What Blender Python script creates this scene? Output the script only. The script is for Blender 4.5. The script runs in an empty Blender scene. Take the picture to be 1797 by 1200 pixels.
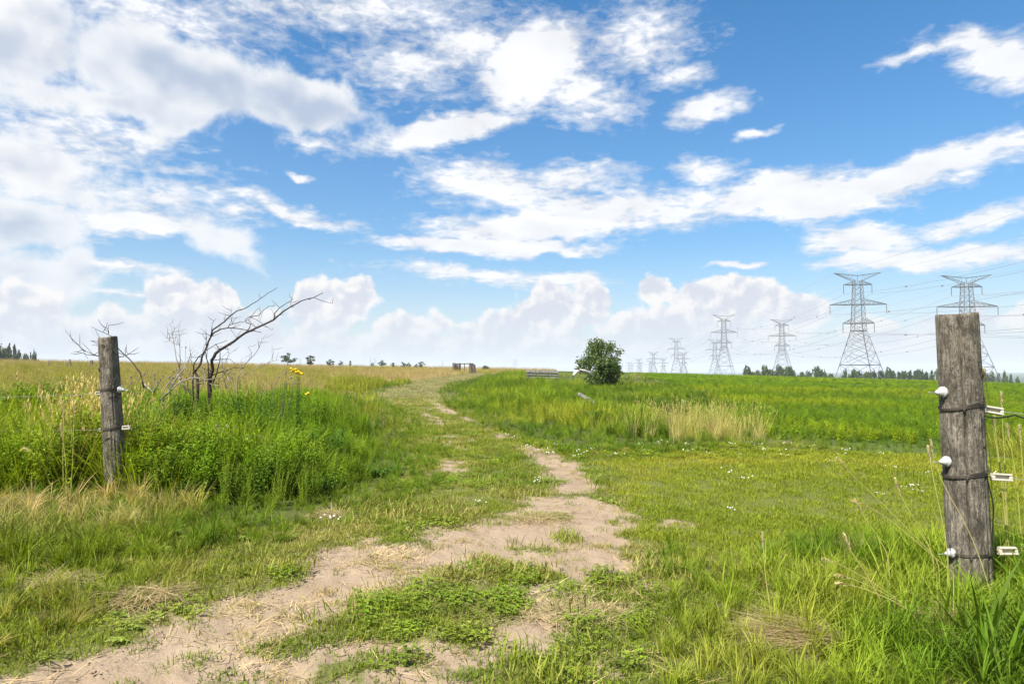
import bpy, bmesh, math, random
import numpy as np
from mathutils import Vector, Matrix

R = math.radians
rng = np.random.default_rng(7)
random.seed(7)
scene = bpy.context.scene
COL = scene.collection

# ------------------------------------------------------------------ camera
EYE = 1.2
F = 1198.0                                   # focal length in photo pixels (24 mm on full frame)
PITCH = math.atan(55 / F)
cam_d = bpy.data.cameras.new('camera')
cam_d.lens = 24.0
cam_d.sensor_width = 36.0
cam_d.clip_start = 0.05
cam_d.clip_end = 30000
cam = bpy.data.objects.new('camera', cam_d)
COL.objects.link(cam)
cam.location = (0, 0, EYE)
cam.rotation_euler = (math.pi / 2 + PITCH, 0, 0)
scene.camera = cam


def ray(px, py):
    u, w = (px - 898.5) / F, (600.0 - py) / F
    cp, sp = math.cos(PITCH), math.sin(PITCH)
    return np.array([u, cp - w * sp, sp + w * cp])


def at(px, py, d):
    """Point of the sight line at depth d (metres along +y)."""
    r = ray(px, py)
    return np.array([0, 0, EYE]) + r * (d / r[1])


# ------------------------------------------------------------------ light
SUN_AZ, SUN_EL = R(-138), R(50)               # azimuth from +y towards +x
sun_d = bpy.data.lights.new('sun', 'SUN')
sun_d.energy = 4.9
sun_d.angle = R(0.6)
sun_d.color = (1.0, 0.95, 0.86)
sun = bpy.data.objects.new('sun', sun_d)
COL.objects.link(sun)
to_sun = Vector((math.sin(SUN_AZ) * math.cos(SUN_EL), math.cos(SUN_AZ) * math.cos(SUN_EL), math.sin(SUN_EL)))
sun.rotation_euler = to_sun.to_track_quat('Z', 'Y').to_euler()

vs = scene.view_settings
vs.view_transform = 'Standard'
vs.look = 'None'
vs.exposure = 1.02
vs.gamma = 1.0
vs.use_curve_mapping = False
cy = scene.cycles
cy.max_bounces = 6
cy.diffuse_bounces = 2
cy.glossy_bounces = 2
cy.transmission_bounces = 4
cy.transparent_max_bounces = 6
cy.volume_bounces = 1
cy.use_denoising = True
cy.caustics_reflective = False
cy.caustics_refractive = False


# ------------------------------------------------------------------ node helpers
class G:
    """Tiny helper for node graphs: values are numbers, tuples or sockets."""
    def __init__(s, tree):
        s.t = tree
        s.n = tree.nodes
        s.l = tree.links

    def put(s, sock, v):
        if v is None:
            return
        if isinstance(v, bpy.types.NodeSocket):
            s.l.new(v, sock)
        else:
            if hasattr(sock, 'default_value'):
                if sock.type == 'RGBA' and len(v) == 3:
                    v = (*v, 1)
                sock.default_value = v

    def node(s, typ, ins=None, **props):
        nd = s.n.new(typ)
        for k, v in props.items():
            setattr(nd, k, v)
        for k, v in (ins or {}).items():
            s.put(nd.inputs[k], v)
        return nd

    def m(s, op, a, b=None, c=None, clamp=False):
        nd = s.node('ShaderNodeMath', operation=op, use_clamp=clamp)
        s.put(nd.inputs[0], a)
        s.put(nd.inputs[1], b)
        if c is not None:
            s.put(nd.inputs[2], c)
        return nd.outputs[0]

    def vm(s, op, a, b=None, out=0):
        nd = s.node('ShaderNodeVectorMath', operation=op)
        s.put(nd.inputs[0], a)
        if b is not None:
            s.put(nd.inputs['Scale' if op == 'SCALE' else 1], b)
        return nd.outputs[out]

    def xyz(s, x, y, z=0.0):
        return s.node('ShaderNodeCombineXYZ', {0: x, 1: y, 2: z}).outputs[0]

    def sep(s, v):
        return s.node('ShaderNodeSeparateXYZ', {0: v}).outputs

    def noise(s, vec, scale, detail=4, rough=0.55, dist=0.0, out=0, dim='3D'):
        return s.node('ShaderNodeTexNoise', {'Vector': vec, 'Scale': scale, 'Detail': detail, 'Roughness': rough,
                                             'Distortion': dist}, noise_dimensions=dim).outputs[out]

    def step(s, v, lo, hi, a=0.0, b=1.0):
        return s.node('ShaderNodeMapRange', {'Value': v, 'From Min': lo, 'From Max': hi, 'To Min': a, 'To Max': b},
                      interpolation_type='SMOOTHSTEP', clamp=True).outputs[0]

    def lin(s, v, lo, hi, a=0.0, b=1.0):
        return s.node('ShaderNodeMapRange', {'Value': v, 'From Min': lo, 'From Max': hi, 'To Min': a, 'To Max': b},
                      clamp=True).outputs[0]

    def mix(s, f, a, b, blend='MIX'):
        nd = s.node('ShaderNodeMix', data_type='RGBA', blend_type=blend)
        s.put(nd.inputs[0], f)
        s.put(nd.inputs[6], a)
        s.put(nd.inputs[7], b)
        return nd.outputs[2]


# ------------------------------------------------------------------ sky
world = bpy.data.worlds.new('World')
scene.world = world
world.use_nodes = True
world.node_tree.nodes.clear()
g = G(world.node_tree)
sky = g.node('ShaderNodeTexSky', sky_type='NISHITA', sun_disc=False, sun_elevation=SUN_EL, sun_rotation=SUN_AZ,
             altitude=100, air_density=1.0, dust_density=1.0, ozone_density=2.0)
direc = g.vm('NORMALIZE', g.node('ShaderNodeTexCoord').outputs['Generated'])
dx, dy, dz = g.sep(direc)
az = g.m('ARCTAN2', dx, dy)
el = g.m('ARCSINE', dz)
A = g.xyz(az, el, 1.0)
zc = g.m('ADD', g.m('MAXIMUM', dz, 0.0), 0.10)
P = g.xyz(g.m('DIVIDE', dx, zc), g.m('DIVIDE', dy, zc), 0.0)

hs = g.node('ShaderNodeHueSaturation', {'Hue': 0.497, 'Saturation': 1.82, 'Value': 1.28, 'Fac': 1.0,
                                        'Color': sky.outputs[0]})
sky_col = hs.outputs[0]


def azel(px, py):
    r = ray(px, py)
    r = r / np.linalg.norm(r)
    return math.atan2(r[0], r[1]), math.asin(r[2])


def cover(vec, blobs, smooth=0.25):
    """Union of soft ellipses given by centre, radii (photo-scale units), tilt and weight, in azimuth / elevation."""
    cur = None
    for (cx, cyy, rx, ry, rot, amp) in blobs:
        a0, e0 = azel(cx, cyy)
        a1, e1 = azel(cx + rx, cyy)
        a2, e2 = azel(cx, cyy - ry)
        ra, re, c_, s_ = abs(a1 - a0), abs(e2 - e0), math.cos(R(-rot)), math.sin(R(-rot))
        lx = g.vm('DOT_PRODUCT', vec, (c_ / ra, s_ / ra, -(c_ * a0 + s_ * e0) / ra), out=1)
        ly = g.vm('DOT_PRODUCT', vec, (-s_ / re, c_ / re, (s_ * a0 - c_ * e0) / re), out=1)
        ln = g.m('SQRT', g.m('MULTIPLY_ADD', lx, lx, g.m('MULTIPLY', ly, ly)))
        v = g.m('MULTIPLY_ADD', ln, -amp, amp)
        cur = v if cur is None else g.m('MAXIMUM', cur, v)
    return cur


wn = g.noise(A, 9, 3, 0.5, out=1)
A1 = g.vm('ADD', A, g.vm('SCALE', g.vm('MULTIPLY', g.vm('SUBTRACT', wn, (0.5, 0.5, 0.5)), (1, 1, 0)), 0.05))
wn2 = g.noise(A, 26, 4, 0.55, out=1)
A2 = g.vm('ADD', A1, g.vm('SCALE', g.vm('MULTIPLY', g.vm('SUBTRACT', wn2, (0.5, 0.5, 0.5)), (1, 1, 0)), 0.022))

# high broken layer
alto = [
    (600, 10, 330, 55, 0, .62), (250, 20, 260, 50, 0, .55), (820, 70, 150, 60, 0, .6), (30, 50, 110, 75, 0, 1.3),
    (720, 100, 160, 60, 0, .55),
    (930, 120, 135, 95, -20, 1.5), (800, 222, 190, 32, -14, 1.5), (1010, 160, 100, 55, 20, .8),
    (1120, 80, 110, 70, 0, .65), (1190, 130, 60, 24, 0, .6), (1245, 186, 72, 27, -5, 1.1), (1318, 228, 42, 9, 0, .8),
    (1760, 112, 95, 55, 15, 1.2), (1700, 76, 80, 26, 12, .8), (1600, 102, 50, 9, -5, .6),
    (100, 225, 180, 70, 0, .8), (225, 392, 110, 30, -4, 1.2), (290, 350, 180, 30, 3, .7), (60, 300, 120, 80, 0, .8),
    (515, 372, 120, 15, 12, 1.0), (527, 305, 22, 8, 0, 1.0), (320, 300, 80, 12, 5, .55), (230, 240, 80, 28, 0, .7),
    (860, 325, 165, 40, 4, .8), (1000, 315, 110, 26, 0, .7), (960, 385, 250, 32, -3, 1.6),
    (870, 427, 225, 20, 0, 1.6), (720, 425, 80, 9, 3, .6),
    (1235, 292, 60, 32, 10, .8), (1110, 358, 270, 40, 0, 1.0), (1400, 340, 230, 50, 0, 1.6), (1620, 300, 220, 34, -7, 1.6),
    (1510, 415, 130, 40, 10, 1.5), (1720, 382, 130, 22, -9, 1.1), (1560, 455, 150, 24, 4, 1.6), (1690, 438, 140, 16, 2, 1.0),
    (1285, 466, 50, 7, 0, 1.2), (850, 482, 190, 15, 2, 1.0), (980, 490, 90, 15, 0, 1.0),
    (220, 474, 110, 10, 2, .8), (200, 520, 90, 7, 0, .7), (1780, 270, 40, 10, 0, .6), (560, 250, 40, 12, 0, .5),
]
Ca = g.m('MAXIMUM', cover(A2, alto), -1.5)
# beyond the sector of the photograph the same broken layer goes on
far_n = g.noise(P, 0.9, 3, 0.5)
side = g.m('MAXIMUM', g.step(g.m('ABSOLUTE', az), 0.72, 0.95), g.step(el, 0.52, 0.68))
Cb = g.m('ADD', g.m('MULTIPLY', g.m('SUBTRACT', far_n, 0.5), 5.0), g.lin(side, 0, 1, -3, 0))
Ca = g.m('MAXIMUM', Ca, Cb)
n1 = g.noise(P, 2.8, 8, 0.60, 0.3)
n1b = g.noise(g.vm('ADD', P, (-0.10, 0.05, 0)), 2.8, 3, 0.5, 0.3)
n2 = g.noise(g.vm('MULTIPLY', A, (1.0, 2.4, 1.0)), 40, 5, 0.62, 0.4)
n3 = g.noise(P, 15, 3, 0.5, 0.6)
Da = g.m('ADD', g.m('MULTIPLY', Ca, 0.80),
         g.m('ADD', g.m('MULTIPLY', g.m('SUBTRACT', n1, 0.5), 1.5), g.m('MULTIPLY', g.m('SUBTRACT', n2, 0.5), 1.0)))
Da = g.m('ADD', Da, g.m('MULTIPLY', g.m('SUBTRACT', n3, 0.5), 0.55))
alpha_a = g.m('MULTIPLY', g.lin(Da, -0.20, 0.46), 0.97)
alpha_a = g.m('POWER', alpha_a, 1.25)
rel = g.m('MULTIPLY', g.m('SUBTRACT', n1, n1b), 0.5)
br_a = g.m('ADD', g.step(Da, 0.0, 0.6, 0.84, 0.95), rel)
col_a = g.mix(1.0, g.xyz(br_a, br_a, br_a), (0.975, 0.985, 1.02), 'MULTIPLY')

# big grey bellied clouds
grey = [
    (330, 130, 340, 85, 8, 1.0), (90, 110, 230, 90, 0, 1.0), (500, 180, 190, 62, 8, 1.1), (150, 175, 260, 50, 0, .9),
    (70, 300, 140, 60, 10, .7), (10, 390, 190, 60, -6, .8), (150, 350, 100, 50, 20, .5), (375, 405, 75, 36, 25, .55),
    (60, 480, 190, 60, 0, .6),
]
Cg = cover(A2, grey)
ng = g.noise(A, 10, 8, 0.56, 0.2)
ngb = g.noise(g.vm('ADD', A, (-0.012, 0.02, 0)), 10, 3, 0.52, 0.2)
Dg = g.m('ADD', g.m('MULTIPLY', Cg, 0.75), g.m('MULTIPLY', g.m('SUBTRACT', ng, 0.5), 2.0))
alpha_g = g.m('MULTIPLY', g.step(Dg, -0.05, 0.32), 0.90)
br_g = g.m('ADD', g.lin(Dg, 0.0, 0.85, 0.90, 0.54), g.m('MULTIPLY', g.m('SUBTRACT', ng, ngb), 0.9))
col_g = g.mix(g.step(br_g, 0.55, 0.85), (0.51, 0.58, 0.715), (0.92, 0.93, 0.94))

# cumulus bank above the horizon
bank = [
    (40, 560, 95, 85, 0, 1.0), (190, 595, 60, 62, 0, .9), (330, 548, 72, 66, 0, 1.2), (375, 530, 36, 42, 0, 1.1), (450, 590, 90, 55, 0, .8),
    (575, 548, 66, 64, 0, 1.2), (620, 530, 50, 40, 0, .9), (720, 590, 80, 48, 0, .9), (890, 590, 62, 48, 0, .9), (970, 552, 85, 64, -10, 1.2),
    (1030, 535, 48, 52, 0, 1.1), (1150, 518, 46, 34, 0, 1.2), (1280, 530, 130, 50, 0, 1.3), (1400, 548, 80, 42, 0, 1.0), (1180, 598, 260, 55, 0, .9),
    (420, 605, 420, 50, 0, .8), (900, 608, 350, 42, 0, .8), (60, 600, 260, 60, 0, .8), (1700, 560, 150, 30, -8, .6), (1560, 590, 120, 30, 0, .6),
    (-250, 560, 200, 90, 0, 1.0), (2100, 560, 220, 70, 0, .9), (2600, 570, 300, 80, 0, .8),
]
Cc = cover(A2, bank, 0.15)
nc = g.noise(A, 30, 8, 0.55, 0.0)
ncb = g.noise(g.vm('ADD', A, (-0.007, 0.011, 0)), 30, 6, 0.55, 0.0)
vor = g.node('ShaderNodeTexVoronoi', {'Vector': A2, 'Scale': 30.0, 'Smoothness': 0.8}, feature='SMOOTH_F1').outputs['Distance']
Dc = g.m('ADD', g.m('MULTIPLY', Cc, 0.8), g.m('MULTIPLY', g.m('SUBTRACT', nc, 0.5), 1.15))
Dc = g.m('ADD', Dc, g.m('MULTIPLY', g.m('SUBTRACT', 0.42, vor), 0.16))
alpha_c = g.m('MULTIPLY', g.step(Dc, -0.02, 0.19), g.step(el, 0.01, 0.10, 0.50, 0.97))
lit = g.m('ADD', g.m('MULTIPLY', g.m('SUBTRACT', nc, ncb), 1.6), g.m('MULTIPLY', g.m('SUBTRACT', 0.42, vor), 0.28))
br_c = g.m('ADD', g.step(Dc, 0.0, 0.50, 0.86, 0.62), lit)
col_c = g.mix(g.step(br_c, 0.50, 0.92), (0.66, 0.69, 0.78), (0.97, 0.935, 0.91))

bg_sky = g.node('ShaderNodeBackground', {'Color': sky_col, 'Strength': 0.067}).outputs[0]


def over(base, col, a):
    b = g.node('ShaderNodeBackground', {'Color': col, 'Strength': 0.52}).outputs[0]
    return g.node('ShaderNodeMixShader', {0: a, 1: base, 2: b}).outputs[0]


s1 = over(bg_sky, (0.60, 0.66, 0.76), g.m('MULTIPLY', g.m('EXPONENT', g.m('MULTIPLY', g.m('ABSOLUTE', el), -4.6)), 0.78))
s1 = over(s1, col_a, alpha_a)
s1 = over(s1, col_g, alpha_g)
s1 = over(s1, col_c, alpha_c)
s1 = over(s1, (0.64, 0.68, 0.76), g.m('MULTIPLY', g.m('EXPONENT', g.m('MULTIPLY', g.m('ABSOLUTE', el), -20.0)), 0.9))
g.node('ShaderNodeOutputWorld', {'Surface': s1})
world.cycles.sampling_method = 'NONE'


# ------------------------------------------------------------------ mesh helpers
class MB:
    def __init__(s):
        s.v, s.f = [], []

    def add(s, vs_, fs_):
        k = len(s.v)
        s.v.extend([tuple(map(float, p)) for p in vs_])
        s.f.extend([tuple(i + k for i in f) for f in fs_])

    def box(s, c, size, rot=None):
        c = Vector(c)
        m = rot.to_3x3() if rot is not None else Matrix.Identity(3)
        vs_ = [c + m @ Vector((sx * size[0] / 2, sy * size[1] / 2, sz * size[2] / 2))
               for sx in (-1, 1) for sy in (-1, 1) for sz in (-1, 1)]
        s.add(vs_, [(0, 1, 3, 2), (4, 6, 7, 5), (0, 4, 5, 1), (2, 3, 7, 6), (0, 2, 6, 4), (1, 5, 7, 3)])

    def tube(s, pts, rad, n=6, cap=True):
        pts = [Vector(p) for p in pts]
        if not hasattr(rad, '__len__'):
            rad = [rad] * len(pts)
        up = Vector((0.123, 0.217, 0.968))
        vs_, fs_ = [], []
        for i, p in enumerate(pts):
            t = (pts[min(i + 1, len(pts) - 1)] - pts[max(i - 1, 0)])
            t = t.normalized() if t.length > 1e-9 else Vector((0, 0, 1))
            a = t.cross(up)
            if a.length < 1e-3:
                a = t.cross(Vector((1, 0, 0)))
            a.normalize()
            b = t.cross(a)
            for k in range(n):
                w = 2 * math.pi * k / n
                vs_.append(p + (a * math.cos(w) + b * math.sin(w)) * rad[i])
        for i in range(len(pts) - 1):
            for k in range(n):
                fs_.append((i * n + k, i * n + (k + 1) % n, (i + 1) * n + (k + 1) % n, (i + 1) * n + k))
        if cap:
            fs_.append(tuple(range(n))[::-1])
            fs_.append(tuple((len(pts) - 1) * n + k for k in range(n)))
        s.add(vs_, fs_)

    def bar(s, a, b, w):
        s.tube([a, b], w, 4, False)

    def lathe(s, prof, n=16, mat=None):
        """prof: (radius, height) pairs."""
        vs_, fs_ = [], []
        for r, z in prof:
            for k in range(n):
                w = 2 * math.pi * k / n
                p = Vector((r * math.cos(w), r * math.sin(w), z))
                vs_.append(mat @ p if mat is not None else p)
        for i in range(len(prof) - 1):
            for k in range(n):
                fs_.append((i * n + k, i * n + (k + 1) % n, (i + 1) * n + (k + 1) % n, (i + 1) * n + k))
        fs_.append(tuple(range(n))[::-1])
        fs_.append(tuple((len(prof) - 1) * n + k for k in range(n)))
        s.add(vs_, fs_)

    def mesh(s, name, mat, smooth=False):
        me = bpy.data.meshes.new(name)
        me.from_pydata(s.v, [], s.f)
        if mat is not None:
            me.materials.append(mat)
        if smooth:
            me.polygons.foreach_set('use_smooth', [True] * len(me.polygons))
        me.update()
        return me

    def build(s, name, mat, parent=None, smooth=False):
        return link(name, s.mesh(name, mat, smooth), parent)


def link(name, me, parent=None):
    o = bpy.data.objects.new(name, me)
    COL.objects.link(o)
    if parent is not None:
        o.parent = parent
    return o


def tag(o, label=None, cat=None, group=None, kind=None):
    for k, v in (('label', label), ('category', cat), ('group', group), ('kind', kind)):
        if v:
            o[k] = v
    return o


def thing(name, label, cat, loc=(0, 0, 0), group=None):
    o = bpy.data.objects.new(name, None)
    o.empty_display_size = 0.1
    COL.objects.link(o)
    o.location = loc
    return tag(o, label, cat, group)


def copy_tree(o, parent=None):
    c = o.copy()
    COL.objects.link(c)
    c.parent = parent
    for ch in list(o.children):
        copy_tree(ch, c)
    return c


# ------------------------------------------------------------------ numpy noise
def _hash(i, j, seed):
    n = (i.astype(np.int64) * 374761393 + j.astype(np.int64) * 668265263 + seed * 974634521) & 0x7fffffff
    n = ((n ^ (n >> 13)) * 1274126177) & 0x7fffffff
    n = n ^ (n >> 16)
    return (n & 0xffff) / 65535.0


def vnoise(x, y, seed=0):
    i, j = np.floor(x), np.floor(y)
    u, v = x - i, y - j
    u, v = u * u * (3 - 2 * u), v * v * (3 - 2 * v)
    a, b = _hash(i, j, seed), _hash(i + 1, j, seed)
    c, d = _hash(i, j + 1, seed), _hash(i + 1, j + 1, seed)
    return (a * (1 - u) + b * u) * (1 - v) + (c * (1 - u) + d * u) * v


def fbm(x, y, seed=0, octv=4, rough=0.5):
    x, y = np.asarray(x, float), np.asarray(y, float)
    s, amp, tot = 0, 1.0, 0
    for k in range(octv):
        s = s + amp * vnoise(x * 2 ** k + 17.3 * k, y * 2 ** k - 9.1 * k, seed + k)
        tot += amp
        amp *= rough
    return s / tot


def sstep(a, b, x):
    t = np.clip((x - a) / (b - a), 0, 1)
    return t * t * (3 - 2 * t)


# ------------------------------------------------------------------ terrain
def H(x, y):
    x, y = np.asarray(x, float), np.asarray(y, float)
    r = np.hypot(x, y) + 1e-6
    k = np.minimum(1.0, 125.0 / r)
    h = 0.0148 * y * k - 0.019 * x * k - 0.0055 * np.maximum(x - 6, 0) * k
    h = h - (13.0 + 1.0 * h) * sstep(112, 320, r)
    h = h + 0.16 * (fbm(x / 9, y / 9, 3, 3) - 0.5) * sstep(8, 30, r)
    far = sstep(1800, 6500, r)
    h = h + far * (10 + 16 * fbm(x / 1300, y / 1300, 5, 4))
    return h


def ground_at(px, py):
    r = ray(px, py)
    t = np.geomspace(1.0, 400, 4000)
    z = EYE + r[2] * t - H(r[0] * t, r[1] * t)
    i = int(np.argmax(z < 0)) if (z < 0).any() else len(t) - 1
    return np.array([r[0] * t[i], r[1] * t[i]])


def GP(pts):
    return [tuple(ground_at(*p)) for p in pts]


def inside(poly, x, y):
    res = np.zeros(np.shape(x), bool)
    n = len(poly)
    for i in range(n):
        x0, y0 = poly[i]
        x1, y1 = poly[(i + 1) % n]
        if y0 == y1:
            continue
        c = ((y0 > y) != (y1 > y)) & (x < (x1 - x0) * (y - y0) / (y1 - y0) + x0)
        res ^= c
    return res


def seg_dist(pts, x, y):
    """Distance in units of the local half width to a polyline of (x, y, halfwidth)."""
    best = np.full(np.shape(x), 1e9)
    for (x0, y0, w0), (x1, y1, w1) in zip(pts[:-1], pts[1:]):
        ex, ey = x1 - x0, y1 - y0
        L2 = ex * ex + ey * ey + 1e-12
        t = np.clip(((x - x0) * ex + (y - y0) * ey) / L2, 0, 1)
        d = np.hypot(x - x0 - t * ex, y - y0 - t * ey) / (w0 + (w1 - w0) * t)
        best = np.minimum(best, d)
    return best


# where things lie, traced on the ground
MOWN = GP([(-500, 930), (230, 905), (430, 930), (590, 900), (690, 850), (735, 800), (715, 765), (672, 722), (636, 697),
           (668, 681), (745, 665), (834, 654), (852, 657), (806, 670), (788, 690), (812, 715), (860, 745), (940, 772),
           (1010, 790), (1330, 790), (1660, 800), (1900, 812), (1900, 940), (1650, 945), (1450, 955), (1220, 1000),
           (1150, 1100), (1120, 1230)]) + [(0.8, 1.0), (-3.0, 1.0)]
LAWN = GP([(1080, 800), (1330, 790), (1660, 800), (1900, 812), (1900, 940), (1650, 945), (1450, 955), (1220, 1000),
           (1150, 930), (1090, 850)])
ROUGH = GP([(-600, 860), (230, 870), (450, 925), (330, 1040), (60, 1130), (-200, 1230), (-600, 1230)])
WEEDS = GP([(230, 870), (430, 905), (560, 888), (640, 850), (672, 800), (660, 765), (625, 730), (605, 705)]) + \
    [(-7.0, 22.0), (-6.6, 15.0), (-9, 12.5), (-14, 12), (-40, 14), (-40, 7.5)] + GP([(-600, 855)])
BANK = GP([(850, 657), (800, 670), (778, 690), (800, 715), (860, 745), (940, 772), (1010, 788), (1330, 786), (1352, 770),
           (1325, 733), (1230, 688), (1105, 658), (1095, 652)])
CROP = GP([(1105, 657), (1230, 687), (1325, 732), (1352, 771), (1660, 782), (2400, 800)]) + \
    [(140, 10), (170, 119), (80, 119), (40, 119), (17, 119)]
LONG = GP([(1120, 1230), (1150, 1100), (1230, 1000), (1450, 952), (1650, 942), (1730, 930)]) + [(3.4, 4.3), (9, 4.0), (9, 1.0), (0.9, 1.0)]


def PL(pts):
    out = []
    for px, py, w in pts:
        q = ground_at(px, py)
        out.append((q[0], q[1], w))
    return out


RUTS = [PL([(60, 1260, .44), (230, 1170, .42), (400, 1100, .40), (560, 1040, .42), (680, 990, .46), (800, 965, .44), (930, 935, .46)]),
        PL([(1000, 985, .36), (1020, 940, .44), (985, 900, .38), (1010, 850, .34), (975, 812, .30), (935, 790, .26), (880, 765, .23), (830, 742, .20), (790, 722, .20), (750, 702, .18)]),
        PL([(860, 985, .40), (960, 945, .60), (1070, 900, .50)]),
        PL([(470, 1215, .16), (540, 1165, .15), (590, 1130, .12)]),
        PL([(760, 1260, .42), (900, 1130, .44), (1000, 1060, .42), (1060, 1000, .36)]),
        PL([(1000, 1240, .36), (1040, 1140, .34), (1060, 1060, .3)]),
        PL([(800, 830, .30), (780, 780, .30), (790, 755, .24), (740, 720, .2)]),
        PL([(1120, 930, .36), (1200, 915, .26)])]
RUT_W = [.95, .70, .68, .64, .72, .64, .38, .54]
MOWN_EDGE = [(a, b, 1.0) for a, b in MOWN + MOWN[:1]]
RUT_W = [1.0, .80, .75, .6, .58, .55, .6, .45]


def dirt_mask(x, y):
    nx = x + 0.16 * (fbm(x * 3.1, y * 3.1, 11, 3) - 0.5)
    ny = y + 0.16 * (fbm(x * 3.1, y * 3.1, 23, 3) - 0.5)
    m = np.zeros(np.shape(x))
    for pl, w in zip(RUTS, RUT_W):
        d = seg_dist(pl, nx, ny)
        m = np.maximum(m, w * sstep(1.7, 0.15, d))
    n = .6 * fbm(x * 5.5, y * 5.5, 31, 4, 0.6) + .4 * fbm(x * 1.9, y * 1.9, 33, 2)
    return np.clip(sstep(0.30, 1.0, m + (n - 0.5) * 2.0), 0, 1) * (m > 0.02)


def micro(x, y, d):
    r = np.hypot(x, y)
    fade = sstep(40, 12, r)
    return fade * (0.035 * (fbm(x * 1.7, y * 1.7, 41, 3) - 0.5) + (0.012 + .022 * d) * (fbm(x * 14, y * 14, 47, 3) - 0.5) - 0.02 * d)


# ------------------------------------------------------------------ materials
def new_mat(name):
    m = bpy.data.materials.new(name)
    m.use_nodes = True
    m.node_tree.nodes.clear()
    return m, G(m.node_tree)


def finish(gg, shader):
    gg.node('ShaderNodeOutputMaterial', {'Surface': shader})


def principled(gg, col, rough=0.7, spec=0.3, normal=None, metal=0.0):
    nd = gg.node('ShaderNodeBsdfPrincipled', {'Base Color': col, 'Roughness': rough, 'Specular IOR Level': spec, 'Metallic': metal})
    if normal is not None:
        gg.put(nd.inputs['Normal'], normal)
    return nd.outputs[0]


def bump(gg, h, strength, dist):
    return gg.node('ShaderNodeBump', {'Height': h, 'Strength': strength, 'Distance': dist}).outputs[0]


def simple_mat(name, col, rough=0.6, spec=0.3, var=0.25, scale=8.0, metal=0.0):
    m, gg = new_mat(name)
    co = gg.node('ShaderNodeTexCoord').outputs['Object']
    n = gg.noise(co, scale, 4, 0.6)
    c = gg.mix(n, tuple(v * (1 - var) for v in col), tuple(min(1, v * (1 + var)) for v in col))
    finish(gg, principled(gg, c, rough, spec, bump(gg, n, 0.2, 0.01), metal))
    return m


def leaf_mat(name, trans=0.35, rough=0.6, spec=0.15, use_tint=True, col=(0.08, 0.13, 0.02), var=0.3):
    """Leaves and blades: colour of the plant from the scatter's tint, small change from plant to plant."""
    m, gg = new_mat(name)
    if use_tint:
        base = gg.node('ShaderNodeAttribute', attribute_type='INSTANCER', attribute_name='tint').outputs['Color']
        rnd = gg.node('ShaderNodeObjectInfo').outputs['Random']
    else:
        base = gg.node('ShaderNodeRGB').outputs[0]
        base.default_value = (*col, 1)
        co = gg.node('ShaderNodeTexCoord').outputs['Object']
        rnd = gg.lin(gg.noise(co, 3.0, 3, 0.7), 0.25, 0.75)
    pv = gg.node('ShaderNodeNewGeometry').outputs['Random Per Island']
    k = gg.m('ADD', gg.m('MULTIPLY', gg.m('SUBTRACT', rnd, 0.5), var), gg.m('MULTIPLY', gg.m('SUBTRACT', pv, 0.5), 0.7))
    k = gg.m('ADD', 1.0, k)
    c = gg.vm('SCALE', base, k)
    dry = gg.m('MULTIPLY', gg.step(pv, 0.86, 0.95), 0.5)
    c = gg.mix(dry, c, gg.mix(0.5, c, (0.30, 0.23, 0.09)))
    p = principled(gg, c, rough, spec)
    tr = gg.node('ShaderNodeBsdfTranslucent', {'Color': gg.mix(1.0, c, (1.35, 1.30, 0.55), 'MULTIPLY')}).outputs[0]
    finish(gg, gg.node('ShaderNodeMixShader', {0: trans, 1: p, 2: tr}).outputs[0])
    return m


# ground: soil and thatch under the plants, bare earth in the ruts
def ground_mat():
    m, gg = new_mat('soil_and_turf')
    pos = gg.node('ShaderNodeNewGeometry').outputs['Position']
    dirt = gg.node('ShaderNodeAttribute', attribute_name='dirt').outputs['Fac']
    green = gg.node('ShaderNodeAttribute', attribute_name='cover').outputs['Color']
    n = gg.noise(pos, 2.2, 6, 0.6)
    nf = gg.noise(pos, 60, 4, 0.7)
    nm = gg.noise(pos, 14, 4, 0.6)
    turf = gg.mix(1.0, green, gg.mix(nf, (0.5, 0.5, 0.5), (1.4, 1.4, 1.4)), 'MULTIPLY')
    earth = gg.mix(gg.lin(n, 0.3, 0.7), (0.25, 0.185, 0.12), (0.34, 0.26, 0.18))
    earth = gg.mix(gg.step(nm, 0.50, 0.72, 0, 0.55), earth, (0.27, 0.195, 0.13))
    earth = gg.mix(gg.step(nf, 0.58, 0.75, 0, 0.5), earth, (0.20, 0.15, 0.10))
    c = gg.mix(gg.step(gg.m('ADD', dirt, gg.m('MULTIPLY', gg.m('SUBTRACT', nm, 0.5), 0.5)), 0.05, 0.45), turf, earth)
    hgt = gg.m('ADD', gg.m('MULTIPLY', nf, 0.5), nm)
    finish(gg, principled(gg, c, 0.95, 0.1, bump(gg, hgt, 0.8, 0.02)))
    return m


M = {}
M['ground'] = ground_mat()
M['leaf'] = leaf_mat('green_leaf')
M['blade'] = leaf_mat('grass_blade', 0.38, 0.6, 0.14)
M['straw'] = leaf_mat('dry_straw', 0.25, 0.7, 0.2)
M['flower'] = simple_mat('white_petal', (0.75, 0.74, 0.68), 0.7, 0.2, 0.1)


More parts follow.
